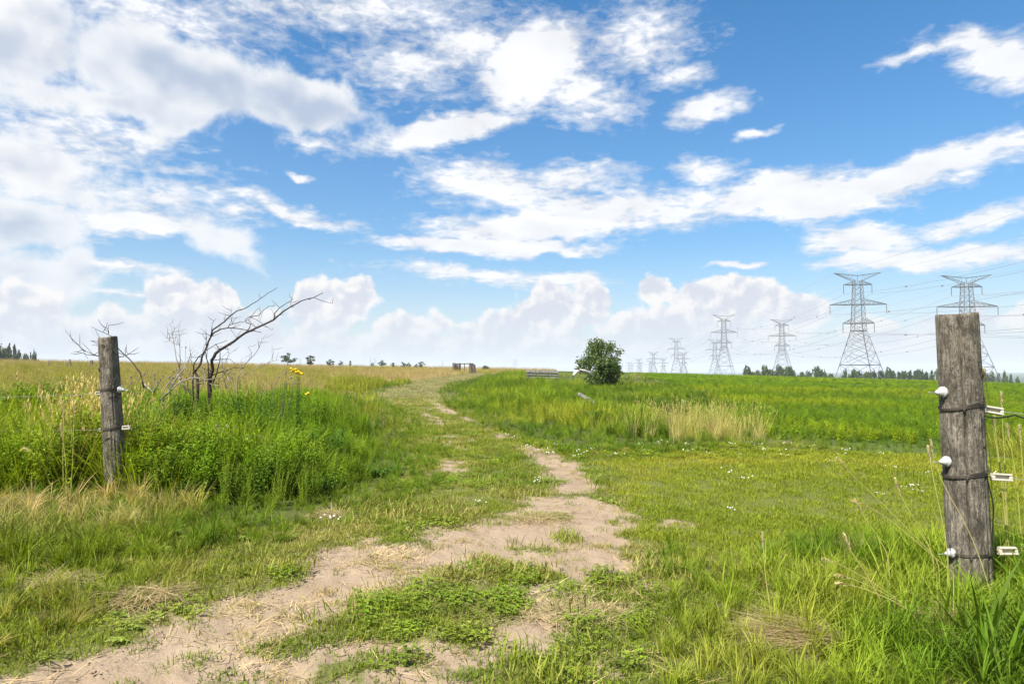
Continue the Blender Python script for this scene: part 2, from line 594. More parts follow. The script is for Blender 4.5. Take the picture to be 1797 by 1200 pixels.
# ------------------------------------------------------------------ ground sheets
def build_ground():
    fine = np.radians(np.linspace(-62, 62, 420))
    rest = np.radians(np.linspace(62, 298, 60))[1:-1]
    ang = np.concatenate([fine, rest])
    nr = 640
    rad = np.concatenate([[0.35, 0.7, 1.1], np.geomspace(1.5, 9000, nr)])
    Rr, Aa = np.meshgrid(rad, ang, indexing='ij')
    X, Y = Rr * np.sin(Aa), Rr * np.cos(Aa)
    near = Rr < 45
    D = np.zeros_like(X)
    D[near] = dirt_mask(X[near], Y[near])
    Z = H(X, Y) + micro(X, Y, D)
    # cover colour per zone
    cov = np.empty(X.shape + (4,))
    cov[...] = (0.13, 0.115, 0.04, 1)
    patch = fbm(X / 7, Y / 7, 61, 4)
    dry = np.array([0.25, 0.185, 0.075, 1])
    grn = np.array([0.075, 0.105, 0.022, 1])
    cov[:] = dry + (grn - dry) * sstep(0.55, 0.85, patch)[..., None]
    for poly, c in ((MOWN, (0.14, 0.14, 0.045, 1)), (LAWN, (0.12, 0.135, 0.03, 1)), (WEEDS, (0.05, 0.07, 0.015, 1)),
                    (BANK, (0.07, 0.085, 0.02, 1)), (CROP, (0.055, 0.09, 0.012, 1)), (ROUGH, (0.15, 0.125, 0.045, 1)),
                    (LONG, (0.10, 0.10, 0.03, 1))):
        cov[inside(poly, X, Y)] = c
    nearg = (sstep(30, 16, Rr) * (cov[..., 0] > 0.16))[..., None]
    cov = cov * (1 - nearg) + np.array([0.085, 0.095, 0.025, 1]) * nearg
    far = sstep(115, 300, Rr)[..., None]
    cov = cov * (1 - far) + np.array([0.05, 0.075, 0.03, 1]) * far
    nA = len(ang)
    V = np.stack([X, Y, Z], -1).reshape(-1, 3)
    V = np.concatenate([V, [[0, 0, float(H(0, 0))]]])
    Df = np.concatenate([D.ravel(), [0.3]])
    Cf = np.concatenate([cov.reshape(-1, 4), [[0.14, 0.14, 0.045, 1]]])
    i = np.arange(len(rad) - 1)[:, None] * nA
    j = np.arange(nA)[None, :]
    j2 = (j + 1) % nA
    quads = np.stack([i + j, i + j2, i + nA + j2, i + nA + j], -1).reshape(-1, 4)
    cx = V[quads][:, :, 0].mean(1)
    cyy = V[quads][:, :, 1].mean(1)
    cr = np.hypot(cx, cyy)
    dq = Df[quads].mean(1)
    kind = np.zeros(len(quads), int)                       # 0 meadow
    kind[inside(CROP, cx, cyy)] = 1
    kind[inside(MOWN, cx, cyy)] = 2
    kind[(dq > 0.42)] = 3
    kind[cr > 340] = 4
    names = {0: 'meadow', 1: 'crop_field', 2: 'mown_track', 3: 'dirt_track', 4: 'hills'}
    centre = len(V) - 1
    for k, nm in names.items():
        q = quads[kind == k]
        faces = q.tolist()
        if k == 2:
            faces += [(centre, (a + 1) % nA, a) for a in range(nA)]
            used = np.unique(np.concatenate([q.ravel(), np.arange(nA), [centre]]))
        else:
            used = np.unique(q)
        remap = np.full(len(V), -1)
        remap[used] = np.arange(len(used))
        me = bpy.data.meshes.new(nm)
        me.from_pydata(V[used].tolist(), [], [tuple(remap[list(f)][::-1]) for f in faces])
        me.polygons.foreach_set('use_smooth', [True] * len(me.polygons))
        at_ = me.attributes.new('dirt', 'FLOAT', 'POINT')
        at_.data.foreach_set('value', Df[used])
        at_ = me.attributes.new('cover', 'FLOAT_COLOR', 'POINT')
        at_.data.foreach_set('color', Cf[used].ravel())
        me.materials.append(M['ground'])
        me.update()
        tag(link(nm, me), kind='structure')


build_ground()


# ------------------------------------------------------------------ plants: source clumps
def blade(mb, base, yaw, lean, length, width, curl, segs=3, twist=0.0):
    x, y, z = base
    a = lean
    cyw, syw = math.cos(yaw), math.sin(yaw)
    px, py = -syw, cyw
    k = len(mb.v)
    st = length / segs
    for i in range(segs):
        t = i / segs
        w = width * 0.5 * (1 - t ** 2 * 0.75) * (0.75 if i == 0 else 1)
        tw = yaw + twist * t
        qx, qy = -math.sin(tw), math.cos(tw)
        mb.v.append((x - qx * w, y - qy * w, z))
        mb.v.append((x + qx * w, y + qy * w, z))
        x += cyw * math.sin(a) * st
        y += syw * math.sin(a) * st
        z += math.cos(a) * st
        a += curl / segs
    mb.v.append((x, y, z))
    for i in range(segs - 1):
        b = k + 2 * i
        mb.f.append((b, b + 1, b + 3, b + 2))
    b = k + 2 * (segs - 1)
    mb.f.append((b, b + 1, b + 2))
    return x, y, z


def leaf(mb, base, direction, length, width, droop=0.3, fold=0.15):
    """A pointed leaf folded along its midrib: six corners, four faces."""
    d = Vector(direction).normalized()
    s = d.cross(Vector((0, 0, 1)))
    if s.length < 1e-3:
        s = Vector((1, 0, 0))
    s.normalize()
    n = s.cross(d)
    b = Vector(base)
    m = b + d * length * 0.45 + n * length * 0.04
    e = b + d * length - Vector((0, 0, droop * length))
    l_ = m + s * width / 2 + n * fold * width
    r_ = m - s * width / 2 + n * fold * width
    mb.add([b, l_, m, r_, e], [(0, 1, 2), (0, 2, 3), (1, 4, 2), (2, 4, 3)])


U = lambda a, b: random.uniform(a, b)


def lawn_clump(n, rad_, hmin, hmax, w, segs=2):
    mb = MB()
    for _ in range(n):
        r, t = rad_ * math.sqrt(random.random()), U(0, 6.283)
        blade(mb, (r * math.cos(t), r * math.sin(t), -0.004), U(0, 6.283), U(0.1, 0.7), U(hmin, hmax), w * U(.7, 1.3), U(0.2, 1.2), segs)
    return mb


def tall_clump(n, rad_, spread=0.35, curl=1.0, w=0.012, segs=4, bias=0.0, seed_heads=0):
    mb = MB()
    for _ in range(n):
        r, t = rad_ * math.sqrt(random.random()), U(0, 6.283)
        yaw = t + U(-1.2, 1.2)
        blade(mb, (r * math.cos(t), r * math.sin(t), -0.02), yaw, U(0.0, spread) + bias, U(0.55, 1.08), w * U(.6, 1.3), curl * U(0.2, 1.2), segs, U(-1, 1))
    for _ in range(seed_heads):
        r, t = rad_ * math.sqrt(random.random()), U(0, 6.283)
        stalk(mb, (r * math.cos(t), r * math.sin(t), -0.02), t + U(-1.5, 1.5), U(0.02, 0.25), U(0.95, 1.35), 0.005, U(0.1, 0.4))
    return mb


def stalk(mb, base, yaw, lean, length, w, curl):
    """Thin stem that ends in a narrow plume of seeds."""
    x, y, z = blade(mb, base, yaw, lean, length, w, curl, 3)
    for q in range(7):
        blade(mb, (x - 0.018 * q * math.cos(yaw) * math.sin(lean + curl), y - .018 * q * math.sin(yaw) * math.sin(lean + curl), z - 0.018 * q),
              U(0, 6.283), U(0.1, 0.5), 0.055, 0.012, 0.2, 2)


def weed_clump(stems, rad_, nleaf, ll, lw, up=0.4, top=False):
    """Leafy herbs: upright stems with leaves set spirally all the way up."""
    mb = MB()
    for _ in range(stems):
        r, t = rad_ * math.sqrt(random.random()), U(0, 6.283)
        bx, by = r * math.cos(t), r * math.sin(t)
        h = U(0.7, 1.08)
        lx, ly = U(-.18, .18) + bx * .4, U(-.18, .18) + by * .4
        pts = [(bx + lx * s * s, by + ly * s * s, h * s - .02) for s in (0, .35, .7, 1)]
        mb.tube(pts, [.009, .008, .006, .003], 3, False)
        for q in range(nleaf):
            s = 0.12 + 0.88 * (q + random.random()) / nleaf
            a = q * 2.4 + U(-.4, .4)
            sc = (1.0 - 0.55 * s) * U(.75, 1.2)
            leaf(mb, (bx + lx * s * s, by + ly * s * s, h * s), (math.cos(a), math.sin(a), U(up - .25, up + .3)), ll * sc, lw * sc, U(.1, .4))
    return mb


def clover_clump(n, rad_, h, s):
    mb = MB()
    for _ in range(n):
        r, t = rad_ * math.sqrt(random.random()), U(0, 6.283)
        x, y, z = r * math.cos(t), r * math.sin(t), h * U(.4, 1)
        a0 = U(0, 6.28)
        for k in range(3):
            a = a0 + k * 2.094
            leaf(mb, (x, y, z), (math.cos(a), math.sin(a), U(-.1, .35)), s * U(.8, 1.2), s * .95, .1)
    return mb


def rosette(n, ll, lw):
    mb = MB()
    for k in range(n):
        a = k * 2.4 + U(-.3, .3)
        leaf(mb, (0, 0, .004), (math.cos(a), math.sin(a), U(.15, .7)), ll * U(.6, 1.1), lw * U(.7, 1.1), U(.1, .35))
    return mb


def litter_clump(n, rad_, ln, w, lift):
    """Loose cut stems lying on the ground."""
    mb = MB()
    for _ in range(n):
        r, t = rad_ * math.sqrt(random.random()), U(0, 6.283)
        blade(mb, (r * math.cos(t), r * math.sin(t), U(0.002, lift)), U(0, 6.283), U(1.25, 1.6), ln * U(.4, 1.1), w * U(.7, 1.3), U(-.15, .35), 3)
    return mb


def flower_heads(n, rad_, h, s):
    mb = MB()
    for _ in range(n):
        r, t = rad_ * math.sqrt(random.random()), U(0, 6.283)
        x, y, z = r * math.cos(t), r * math.sin(t), h * U(.7, 1.1)
        mb.lathe([(s * .35, z - s * .5), (s * .95, z - s * .1), (s * .8, z + s * .45), (s * .25, z + s * .75)], 6, Matrix.Translation((x, y, 0)))
    return mb


_srcs = {}


def source(name, clumps, mat):
    c = bpy.data.collections.new('src_' + name)
    for k, mb in enumerate(clumps):
        o = bpy.data.objects.new('%s_clump_%02d' % (name, k), mb.mesh(name, mat))
        c.objects.link(o)
    _srcs[name] = (c, len(clumps))
    return name


source('lawn', [lawn_clump(34, .075, .022, .05, .0042) for _ in range(4)], M['blade'])
source('turf', [lawn_clump(30, .09, .03, .075, .005) for _ in range(4)], M['blade'])
source('reed', [tall_clump(16, .09, .55, 1.1, .036, 5) for _ in range(4)], M['blade'])
source('lawn_far', [lawn_clump(60, .26, .03, .075, .010) for _ in range(3)], M['blade'])
source('long', [tall_clump(34, .10, .5, 1.5, .020) for _ in range(5)], M['blade'])
source('tall', [tall_clump(46, .24, .55, 1.3, .013, 4) for _ in range(5)], M['blade'])
source('hay', [tall_clump(26, .20, .25, .6, .010, 3, 0, 9) for _ in range(4)], M['straw'])
source('hay_far', [tall_clump(60, .75, .22, .6, .022, 3, 0, 12) for _ in range(4)], M['straw'])
source('grass_far', [tall_clump(80, .7, .3, .9, .026, 3) for _ in range(4)], M['blade'])
source('weed', [weed_clump(6, .18, 34, .22, .055, .45) for _ in range(4)], M['leaf'])
source('feather', [weed_clump(7, .18, 46, .12, .018, .6) for _ in range(3)], M['leaf'])
source('broad', [weed_clump(4, .14, 18, .20, .10, .25) for _ in range(3)], M['leaf'])
source('clover', [clover_clump(36, .11, .05, .017) for _ in range(3)], M['leaf'])
source('rosette', [rosette(9, .10, .038), rosette(12, .08, .026), rosette(7, .12, .05)], M['leaf'])
source('litter', [litter_clump(16, .12, .16, .0035, .012) for _ in range(4)], M['straw'])
source('crop', [weed_clump(6, .22, 13, .26, .17, .15) for _ in range(3)], M['leaf'])
source('crop_far', [weed_clump(16, .7, 9, .34, .22, .15) for _ in range(3)], M['leaf'])
source('bloom', [flower_heads(4, .10, .075, .011) for _ in range(3)], M['flower'])


# ------------------------------------------------------------------ scattering
def scatter_tree(coll):
    t = bpy.data.node_groups.new('scatter', 'GeometryNodeTree')
    t.interface.new_socket('Geometry', in_out='INPUT', socket_type='NodeSocketGeometry')
    t.interface.new_socket('Geometry', in_out='OUTPUT', socket_type='NodeSocketGeometry')
    n, l = t.nodes, t.links
    gi, go = n.new('NodeGroupInput'), n.new('NodeGroupOutput')
    ci = n.new('GeometryNodeCollectionInfo')
    ci.inputs['Collection'].default_value = coll
    ci.inputs['Separate Children'].default_value = True
    ci.inputs['Reset Children'].default_value = True
    iop = n.new('GeometryNodeInstanceOnPoints')
    iop.inputs['Pick Instance'].default_value = True

    def attr(nm, dt):
        a = n.new('GeometryNodeInputNamedAttribute')
        a.data_type = dt
        a.inputs['Name'].default_value = nm
        return a.outputs['Attribute']
    er = n.new('FunctionNodeEulerToRotation')
    l.new(attr('rot', 'FLOAT_VECTOR'), er.inputs[0])
    l.new(gi.outputs[0], iop.inputs['Points'])
    l.new(ci.outputs[0], iop.inputs['Instance'])
    l.new(attr('idx', 'INT'), iop.inputs['Instance Index'])
    l.new(er.outputs[0], iop.inputs['Rotation'])
    l.new(attr('scl', 'FLOAT_VECTOR'), iop.inputs['Scale'])
    l.new(iop.outputs[0], go.inputs[0])
    return t


COUNT = {}


def scatter(name, src, x, y, scl, tint, label, cat, tilt=0.12, lean=None, sink=0.0, zs=None):
    n = len(x)
    if n == 0:
        return None
    coll, nv = _srcs[src]
    d = dirt_mask(x, y) * (np.hypot(x, y) < 45)
    z = H(x, y) + micro(x, y, d) - sink
    me = bpy.data.meshes.new(name)
    me.vertices.add(n)
    me.vertices.foreach_set('co', np.stack([x, y, z], -1).ravel())
    rot = np.stack([rng.normal(0, tilt, n), rng.normal(0, tilt, n), rng.uniform(0, 6.283, n)], -1)
    if lean is not None:
        rot[:, 0] += lean[0]
        rot[:, 1] += lean[1]
    sc = np.repeat(np.asarray(scl, float)[:, None], 3, 1)
    if zs is not None:
        sc[:, 2] = zs
    for nm, ty, key, arr in (('rot', 'FLOAT_VECTOR', 'vector', rot), ('scl', 'FLOAT_VECTOR', 'vector', sc),
                             ('idx', 'INT', 'value', rng.integers(0, nv, n).astype(np.int32)),
                             ('tint', 'FLOAT_COLOR', 'color', np.concatenate([tint, np.ones((n, 1))], 1))):
        a = me.attributes.new(nm, ty, 'POINT')
        a.data.foreach_set(key, np.ascontiguousarray(arr).ravel())
    o = link(name, me)
    md = o.modifiers.new('scatter', 'NODES')
    md.node_group = scatter_tree(coll)
    tag(o, label, cat, kind='stuff')
    COUNT[o.name] = n
    return o


def wedge(r0, r1, dens, half=47.0):
    a = R(half)
    n = int(dens * a * (r1 * r1 - r0 * r0))
    r = np.sqrt(rng.uniform(r0 * r0, r1 * r1, n))
    t = rng.uniform(-a, a, n)
    return r * np.sin(t), r * np.cos(t)


def wob(x, y, amp, s=1.2, seed=71):
    return (x + amp * (fbm(x * s, y * s, seed, 3) - .5) * 2, y + amp * (fbm(x * s, y * s, seed + 9, 3) - .5) * 2)


def zone(poly, x, y, amp=0.25):
    return inside(poly, *wob(x, y, amp))


GAIN = 1.42


def tints(x, y, cols, scale, seed, jitter=0.15):
    """Blend a list of plant colours by a patchy field."""
    f = np.clip((fbm(x * scale, y * scale, seed, 4) - 0.22) / 0.56, 0, 0.9999) * (len(cols) - 1)
    c = np.array(cols)
    i = f.astype(int)
    w = (f - i)[:, None]
    c = c * np.stack([np.full(len(c), 1.04), np.ones(len(c)), np.where(c[:, 0] > c[:, 1] * 1.04, 1.0, .5)], 1)
    out = c[i] * (1 - w) + c[np.minimum(i + 1, len(cols) - 1)] * w
    return np.clip(out * GAIN * (1 + rng.normal(0, jitter, (len(x), 1))), 0.01, .7)


def keep(mask, *arrs):
    return [a[mask] for a in arrs]


def cat2(*parts):
    return [np.concatenate(a) for a in zip(*parts)]


LAWN_C = [(0.125, 0.165, 0.022), (0.16, 0.19, 0.028), (0.215, 0.215, 0.045)]
TURF_C = [(0.085, 0.135, 0.020), (0.13, 0.165, 0.030), (0.22, 0.205, 0.06)]
WEED_C = [(0.038, 0.09, 0.010), (0.10, 0.175, 0.012), (0.15, 0.215, 0.015)]
TALL_C = [(0.085, 0.15, 0.012), (0.13, 0.195, 0.016), (0.21, 0.235, 0.03)]
HAY_C = [(0.25, 0.205, 0.085), (0.28, 0.225, 0.10), (0.20, 0.195, 0.08)]
CROP_C = [(0.10, 0.18, 0.010), (0.12, 0.20, 0.011), (0.18, 0.235, 0.014)]

# --- mown grass of the lawn and the track
xs, ys = cat2(wedge(1.6, 6, 420), wedge(6, 13, 170), wedge(13, 24, 40))
mown = zone(MOWN, xs, ys, .15) | zone(ROUGH, xs, ys, .2) | zone(LONG, xs, ys, .2)
dm = dirt_mask(xs, ys)
lawn = zone(LAWN, xs, ys, .5)
thin = fbm(xs * 4, ys * 4, 81, 3)
ok = mown & (rng.random(len(xs)) > dm * 1.18) & (lawn | (thin + 0.25 * rng.random(len(xs)) > 0.40))
x, y, lw_ = keep(ok, xs, ys, lawn)
r = np.hypot(x, y)
sc = (1.0 + 0.9 * sstep(5, 16, r)) * rng.uniform(.75, 1.2, len(x))
t_l = tints(x, y, LAWN_C, .9, 83)
t_t = tints(x, y, TURF_C, 1.5, 85)
ti = np.where(lw_[:, None], t_l, t_t)
kh = (.55 * sstep(10, 18, r) * ~lw_)[:, None]
ti = ti * (1 - kh) + np.array([.30, .28, .085]) * kh
scatter('mown_grass', 'lawn', x, y, sc, ti, 'short mown grass covering the lawn and the track between the ruts', 'grass', zs=sc * np.where(lw_, .9, .8))
xs, ys = wedge(20, 85, 5.0)
ok = zone(MOWN, xs, ys, .1)
x, y = keep(ok, xs, ys)
scatter('track_grass', 'lawn_far', x, y, rng.uniform(.9, 1.5, len(x)), tints(x, y, [(0.18, .18, .08), (.22, .21, .12), (.27, .235, .10)], .6, 87),
        'pale mown grass on the far bend of the track', 'grass')
# coarser turf tufts and clover
xs, ys = cat2(wedge(1.8, 7, 70), wedge(7, 16, 34))
dm = dirt_mask(xs, ys)
ok = zone(MOWN, xs, ys, .15) & ~zone(LAWN, xs, ys, .3) & (dm < .3) & (fbm(xs * 2.2, ys * 2.2, 91, 3) > .46)
x, y = keep(ok, xs, ys)
scatter('track_turf', 'turf', x, y, rng.uniform(.8, 1.7, len(x)), tints(x, y, TURF_C, 1.2, 93), 'coarse green turf tufts along the ruts', 'grass', .2)
xs, ys = cat2(wedge(1.8, 7, 60), wedge(7, 22, 26))
ok = zone(MOWN, xs, ys, .1) & ~zone(LAWN, xs, ys, .4) & (dirt_mask(xs, ys) < .35) & (fbm(xs * 1.3, ys * 1.3, 95, 3) > .50)
x, y = keep(ok, xs, ys)
scatter('clover', 'clover', x, y, rng.uniform(.5, 1.0, len(x)), tints(x, y, [(.09, .15, .02), (.12, .18, .03), (.16, .20, .05)], 2, 97),
        'low clover leaves spreading between the ruts', 'clover')
xs, ys = wedge(1.8, 9, 9)
ok = (zone(MOWN, xs, ys, .1) | zone(ROUGH, xs, ys, .2)) & ~zone(LAWN, xs, ys, .2) & (fbm(xs * 1.1, ys * 1.1, 99, 3) > .48) & (dirt_mask(xs, ys) < .25)
x, y = keep(ok, xs, ys)
scatter('broadleaf_weeds', 'rosette', x, y, rng.uniform(.4, .9, len(x)), tints(x, y, [(.06, .11, .03), (.10, .15, .04), (.15, .18, .08)], 2, 101),
        'flat broad leaved weeds beside the ruts', 'weeds', .15)
xs, ys = cat2(wedge(1.8, 6, 60), wedge(6, 16, 14))
ok = (zone(MOWN, xs, ys, .1) | zone(ROUGH, xs, ys, .2) | zone(LONG, xs, ys, .2)) & ~zone(LAWN, xs, ys, .2) & (fbm(xs * 1.6, ys * 1.6, 103, 3) > .47)
x, y = keep(ok, xs, ys)
scatter('cut_grass_litter', 'litter', x, y, rng.uniform(.4, 1.1, len(x)), tints(x, y, [(.33, .26, .12), (.42, .33, .17), (.24, .21, .08)], 2, 105),
        'dry cut stems littering the track and its edges', 'litter', .05)

xs, ys = cat2(wedge(1.8, 6, 55), wedge(6, 13, 26))
dm = dirt_mask(xs, ys)
ok = (dm > .3) & (fbm(xs * 2.4, ys * 2.4, 107, 3) > .47)
x, y = keep(ok, xs, ys)
scatter('rut_regrowth', 'lawn', x, y, rng.uniform(.45, 1.0, len(x)), tints(x, y, [(.13, .15, .03), (.20, .19, .06), (.28, .23, .10)], 3, 109), 'thin grass sprouting on the bare earth of the ruts', 'grass', .3)
a = rng.random(len(x)) < .4
scatter('rut_litter', 'litter', *keep(a, x, y, rng.uniform(.25, .6, len(x))), tints(*keep(a, x, y), [(.24, .18, .10), (.16, .13, .06)], 3, 110), 'small dead stems strewn on the bare earth', 'litter', .05)

# crumbs of dry earth
def clods(n, rad_):
    mb = MB()
    for _ in range(n):
        r_, t_ = rad_ * math.sqrt(random.random()), U(0, 6.283)
        s_ = U(.002, .0058)
        m_ = Matrix.Translation((r_ * math.cos(t_), r_ * math.sin(t_), s_ * .2)) @ Matrix.Rotation(U(0, 6.28), 4, 'Z') @ Matrix.Diagonal((U(.8, 1.6), 1, U(.5, .9), 1))
        mb.lathe([(s_ * .6, -s_ * .6), (s_ * U(.9, 1.1), -s_ * .1), (s_ * U(.6, .9), s_ * .5), (s_ * .15, s_ * .8)], 5, m_)
    return mb


M['clod'] = simple_mat('dry_earth_crumb', (0.29, 0.22, 0.15), 0.95, 0.1, 0.35, 40)
source('clod', [clods(14, .14) for _ in range(4)], M['clod'])
xs, ys = cat2(wedge(1.8, 6, 30), wedge(6, 11, 10))
x, y = keep(dirt_mask(xs, ys) > .35, xs, ys)
scatter('earth_crumbs', 'clod', x, y, rng.uniform(.6, 1.5, len(x)), np.ones((len(x), 3)), 'small crumbs of dry earth strewn along the ruts', 'earth', .05)

# --- rough grass at the near left
xs, ys = cat2(wedge(1.8, 6, 75), wedge(6, 10, 60))
ok = zone(ROUGH, xs, ys, .25) & (fbm(xs * 1.4, ys * 1.4, 111, 3) > .36) & (dirt_mask(xs, ys) < .3)
x, y = keep(ok, xs, ys)
hh = .10 + .22 * fbm(x * .9, y * .9, 113, 3) * sstep(2.5, 5.5, np.hypot(x, y))
q = ground_at(60, 915)
dryf = (sstep(1.5, .3, np.hypot(x - q[0], (y - q[1]) * 1.6)) * (.5 + .5 * sstep(.40, .56, fbm(x * 2, y * 2, 117, 3))))[:, None]
hh = hh * (1 - .35 * dryf[:, 0])
t_r = tints(x, y, [(.06, .115, .012), (.12, .165, .02), (.26, .23, .06), (.36, .28, .11)], .9, 115)
t_r = t_r * (1 - dryf) + np.array([.50, .40, .17]) * rng.uniform(.7, 1.15, (len(x), 1)) * dryf
scatter('rough_grass', 'long', x, y, hh * rng.uniform(.7, 1.5, len(x)), t_r,
        'rough tufted grass, part green part bleached, below the leaning post', 'grass', .3)

# --- long grass at the near right, higher along the fence
xs, ys = wedge(1.6, 6.5, 95, 52)
ok = zone(LONG, xs, ys, .2)
x, y = keep(ok, xs, ys)
fx = np.abs((x - 2.6) * 0.353 + (y - 3.75) * 0.936)       # distance from the fence line
hh = (.10 + .24 * fbm(x * 1.3, y * 1.3, 121, 3)) * (.7 + .55 * sstep(.7, 2.4, x) * sstep(4.2, 3.2, y)) * (1 + 1.6 * sstep(1.1, .1, fx) * sstep(1.7, 2.7, x))
hh = hh * (1 - .55 * sstep(.55, .2, np.hypot(x - 2.45, y - 3.5)))
scatter('long_grass', 'long', x, y, hh * rng.uniform(.7, 1.3, len(x)), tints(x, y, [(.06, .12, .014), (.10, .17, .020), (.15, .21, .028), (.21, .23, .06)], 1.1, 123),
        'long arching green grass round the foot of the thick post', 'grass', .25)

n_ = 150
xs, ys = rng.uniform(1.75, 3.6, n_), rng.uniform(2.2, 4.0, n_)
ok = ~((np.hypot(xs - 2.45, ys - 3.55) < .55) & (rng.random(n_) < .8)) & (np.hypot(xs - 2.45, ys - 3.72) > .16) & ((xs - 2.6) * .353 + (ys - 3.75) * .936 < .35) & (rng.random(n_) < sstep(1.7, 2.4, xs + .25 * (3.4 - ys)))
x, y = keep(ok, xs, ys)
scatter('broad_grass', 'reed', x, y, rng.uniform(.26, .50, len(x)), tints(x, y, [(.055, .105, .012), (.09, .15, .018), (.14, .19, .03)], 1.5, 125),
        'broad bladed lush grass at the foot of the thick post', 'grass', .25, (.05, -.2))

# --- the tall weeds on the left
xs, ys = cat2(wedge(4.5, 9, 44, 50), wedge(9, 23, 19, 50))
ok = zone(WEEDS, xs, ys, .25)
x, y = keep(ok, xs, ys)
r = np.hypot(x, y)
edge = fbm(x * .5, y * .5, 131, 3)
ed = seg_dist(MOWN_EDGE, x, y)
hh = (.34 + .80 * edge) * (.36 + .64 * sstep(0.2, 1.7, ed)) * np.where(r > 14, .55, 1) * (1 - .2 * sstep(6.5, 9, r)) * (.85 + .3 * vnoise(x * 1.7, y * 1.7, 132))
kindf = fbm(x * .55, y * .55, 133, 3) + rng.normal(0, .07, len(x)) - .10 * sstep(-4.0, -5.2, x) + .05 * (x > -3.6)
a = kindf < .38
scatter('tall_grass', 'tall', *keep(a, x, y, hh * rng.uniform(.8, 1.3, len(x))), tints(*keep(a, x, y), TALL_C, .5, 135),
        'tall green grass behind the leaning post', 'grass', .2, (0.05, .12))
b = (kindf >= .34) & (kindf < .58)
scatter('leafy_weeds', 'weed', *keep(b, x, y, hh * rng.uniform(.8, 1.25, len(x))), tints(*keep(b, x, y), WEED_C, .6, 137),
        'dense leafy green weeds on the bank below the dead tree', 'weeds', .12)
c_ = kindf >= .50
scatter('feathery_weeds', 'feather', *keep(c_, x, y, hh * rng.uniform(.8, 1.3, len(x))), tints(*keep(c_, x, y), [(.05, .11, .012), (.13, .21, .014), (.15, .20, .05)], .7, 139),
        'fine leaved bright green weeds on the bank', 'weeds', .12)
dd = (rng.random(len(x)) < .24) | ((ed < 1.0) & (rng.random(len(x)) < .3) & (x > -4.6))
scatter('broad_weeds', 'broad', *keep(dd, x, y, hh * .8), tints(*keep(dd, x, y), WEED_C, .6, 141), 'broad leaved dark weeds low in the bank', 'weeds', .12)

# low undergrowth that closes the soil wherever nothing taller or mown grows
xs, ys = cat2(wedge(4, 10, 70, 50), wedge(10, 20, 30, 50), wedge(20, 40, 9))
ed = seg_dist(MOWN_EDGE, xs, ys)
ok = (~inside(MOWN, xs, ys) | (ed < .45)) & ~zone(LAWN, xs, ys, .1) & (dirt_mask(xs, ys) < .2)
x, y = keep(ok, xs, ys)
r = np.hypot(x, y)
scatter('undergrowth', 'long', x, y, (.09 + .10 * fbm(x, y, 145, 3)) * (1 + .6 * sstep(10, 30, r)) * rng.uniform(.7, 1.3, len(x)),
        tints(x, y, [(.06, .115, .012), (.09, .15, .016), (.14, .18, .03)], .5, 147), 'low green grass under the weeds and along the crop', 'grass', .3)

# --- weedy strip between track and crop
xs, ys = cat2(wedge(9, 22, 16), wedge(22, 45, 5.5), wedge(45, 90, 1.2))
ok = zone(BANK, xs, ys, .4)
x, y = keep(ok, xs, ys)
r = np.hypot(x, y)
ed = seg_dist(MOWN_EDGE, x, y)
hh = (.24 + .55 * fbm(x * .35, y * .35, 151, 3)) * (.30 + .70 * sstep(0.1, 2.4, ed)) * (1 - .48 * sstep(1.2, 3.6, x)) * (.55 + .45 * sstep(10, 14, y))
kf = fbm(x * .42, y * .42, 153, 3) + rng.normal(0, .08, len(x))
a = kf < .56
scatter('strip_grass', 'tall', *keep(a, x, y, hh * rng.uniform(.8, 1.4, len(x))), tints(*keep(a, x, y), [(.08, .14, .015), (.13, .20, .02), (.19, .235, .03), (.25, .255, .06)], .35, 155),
        'tall grass of the weedy strip beside the crop', 'grass', .2, (0, -.12))
b = (kf >= .46) & (r < 60)
scatter('strip_weeds', 'weed', *keep(b, x, y, hh * rng.uniform(.7, 1.1, len(x))), tints(*keep(b, x, y), [(.05, .10, .012), (.085, .15, .016), (.07, .11, .03)], .4, 157),
        'dark leafy weeds in the strip beside the crop', 'weeds')
q = ground_at(1262, 775)
xs, ys = rng.normal(q[0] - .1, .5, 100), rng.normal(q[1] + .9, .7, 100)
scatter('bleached_grass', 'hay', xs, ys, rng.uniform(.34, .55, 100), tints(xs, ys, [(.28, .26, .07), (.34, .29, .11), (.22, .25, .04)], 1, 159), 'bleached straw coloured tall grass at the end of the weedy strip', 'grass', .15, (0, -.15))
q = ground_at(150, 850)
xs, ys = rng.normal(q[0] - .1, .22, 40), rng.normal(q[1] + .35, .3, 40)
scatter('standing_straw', 'hay', xs, ys, rng.uniform(.55, .80, 40), tints(xs, ys, [(.36, .29, .09), (.42, .34, .14)], 1, 161), 'standing yellow straw in front of the leaning post', 'grass', .08)
# white clover in flower along the near edge
xs, ys = wedge(8.5, 13, 40)
ok = zone(GP([(880, 765), (1000, 780), (1330, 780), (1500, 790), (1500, 805), (1330, 805), (1000, 806), (870, 770)]), xs, ys, .25)
x, y = keep(ok, xs, ys)
scatter('clover_edge', 'clover', x, y, rng.uniform(.6, 1.1, len(x)), tints(x, y, [(.12, .17, .02), (.17, .21, .03)], 1, 163), 'clover bordering the mown lawn', 'clover')
b = rng.random(len(x)) < .09
scatter('clover_flowers', 'bloom', *keep(b, x, y, rng.uniform(.55, .95, len(x))), np.ones((int(b.sum()), 3)), 'small white clover flowers along the lawn edge', 'flowers')
xs, ys = wedge(5, 20, 2.2)
ok = zone(MOWN, xs, ys, .1) & (fbm(xs * .6, ys * .6, 165, 3) > .55) & (dirt_mask(xs, ys) < .2)
x, y = keep(ok, xs, ys)
scatter('track_flowers', 'bloom', x, y, rng.uniform(.4, .75, len(x)), np.ones((len(x), 3)), 'scattered white clover flowers on the mown track', 'flowers')

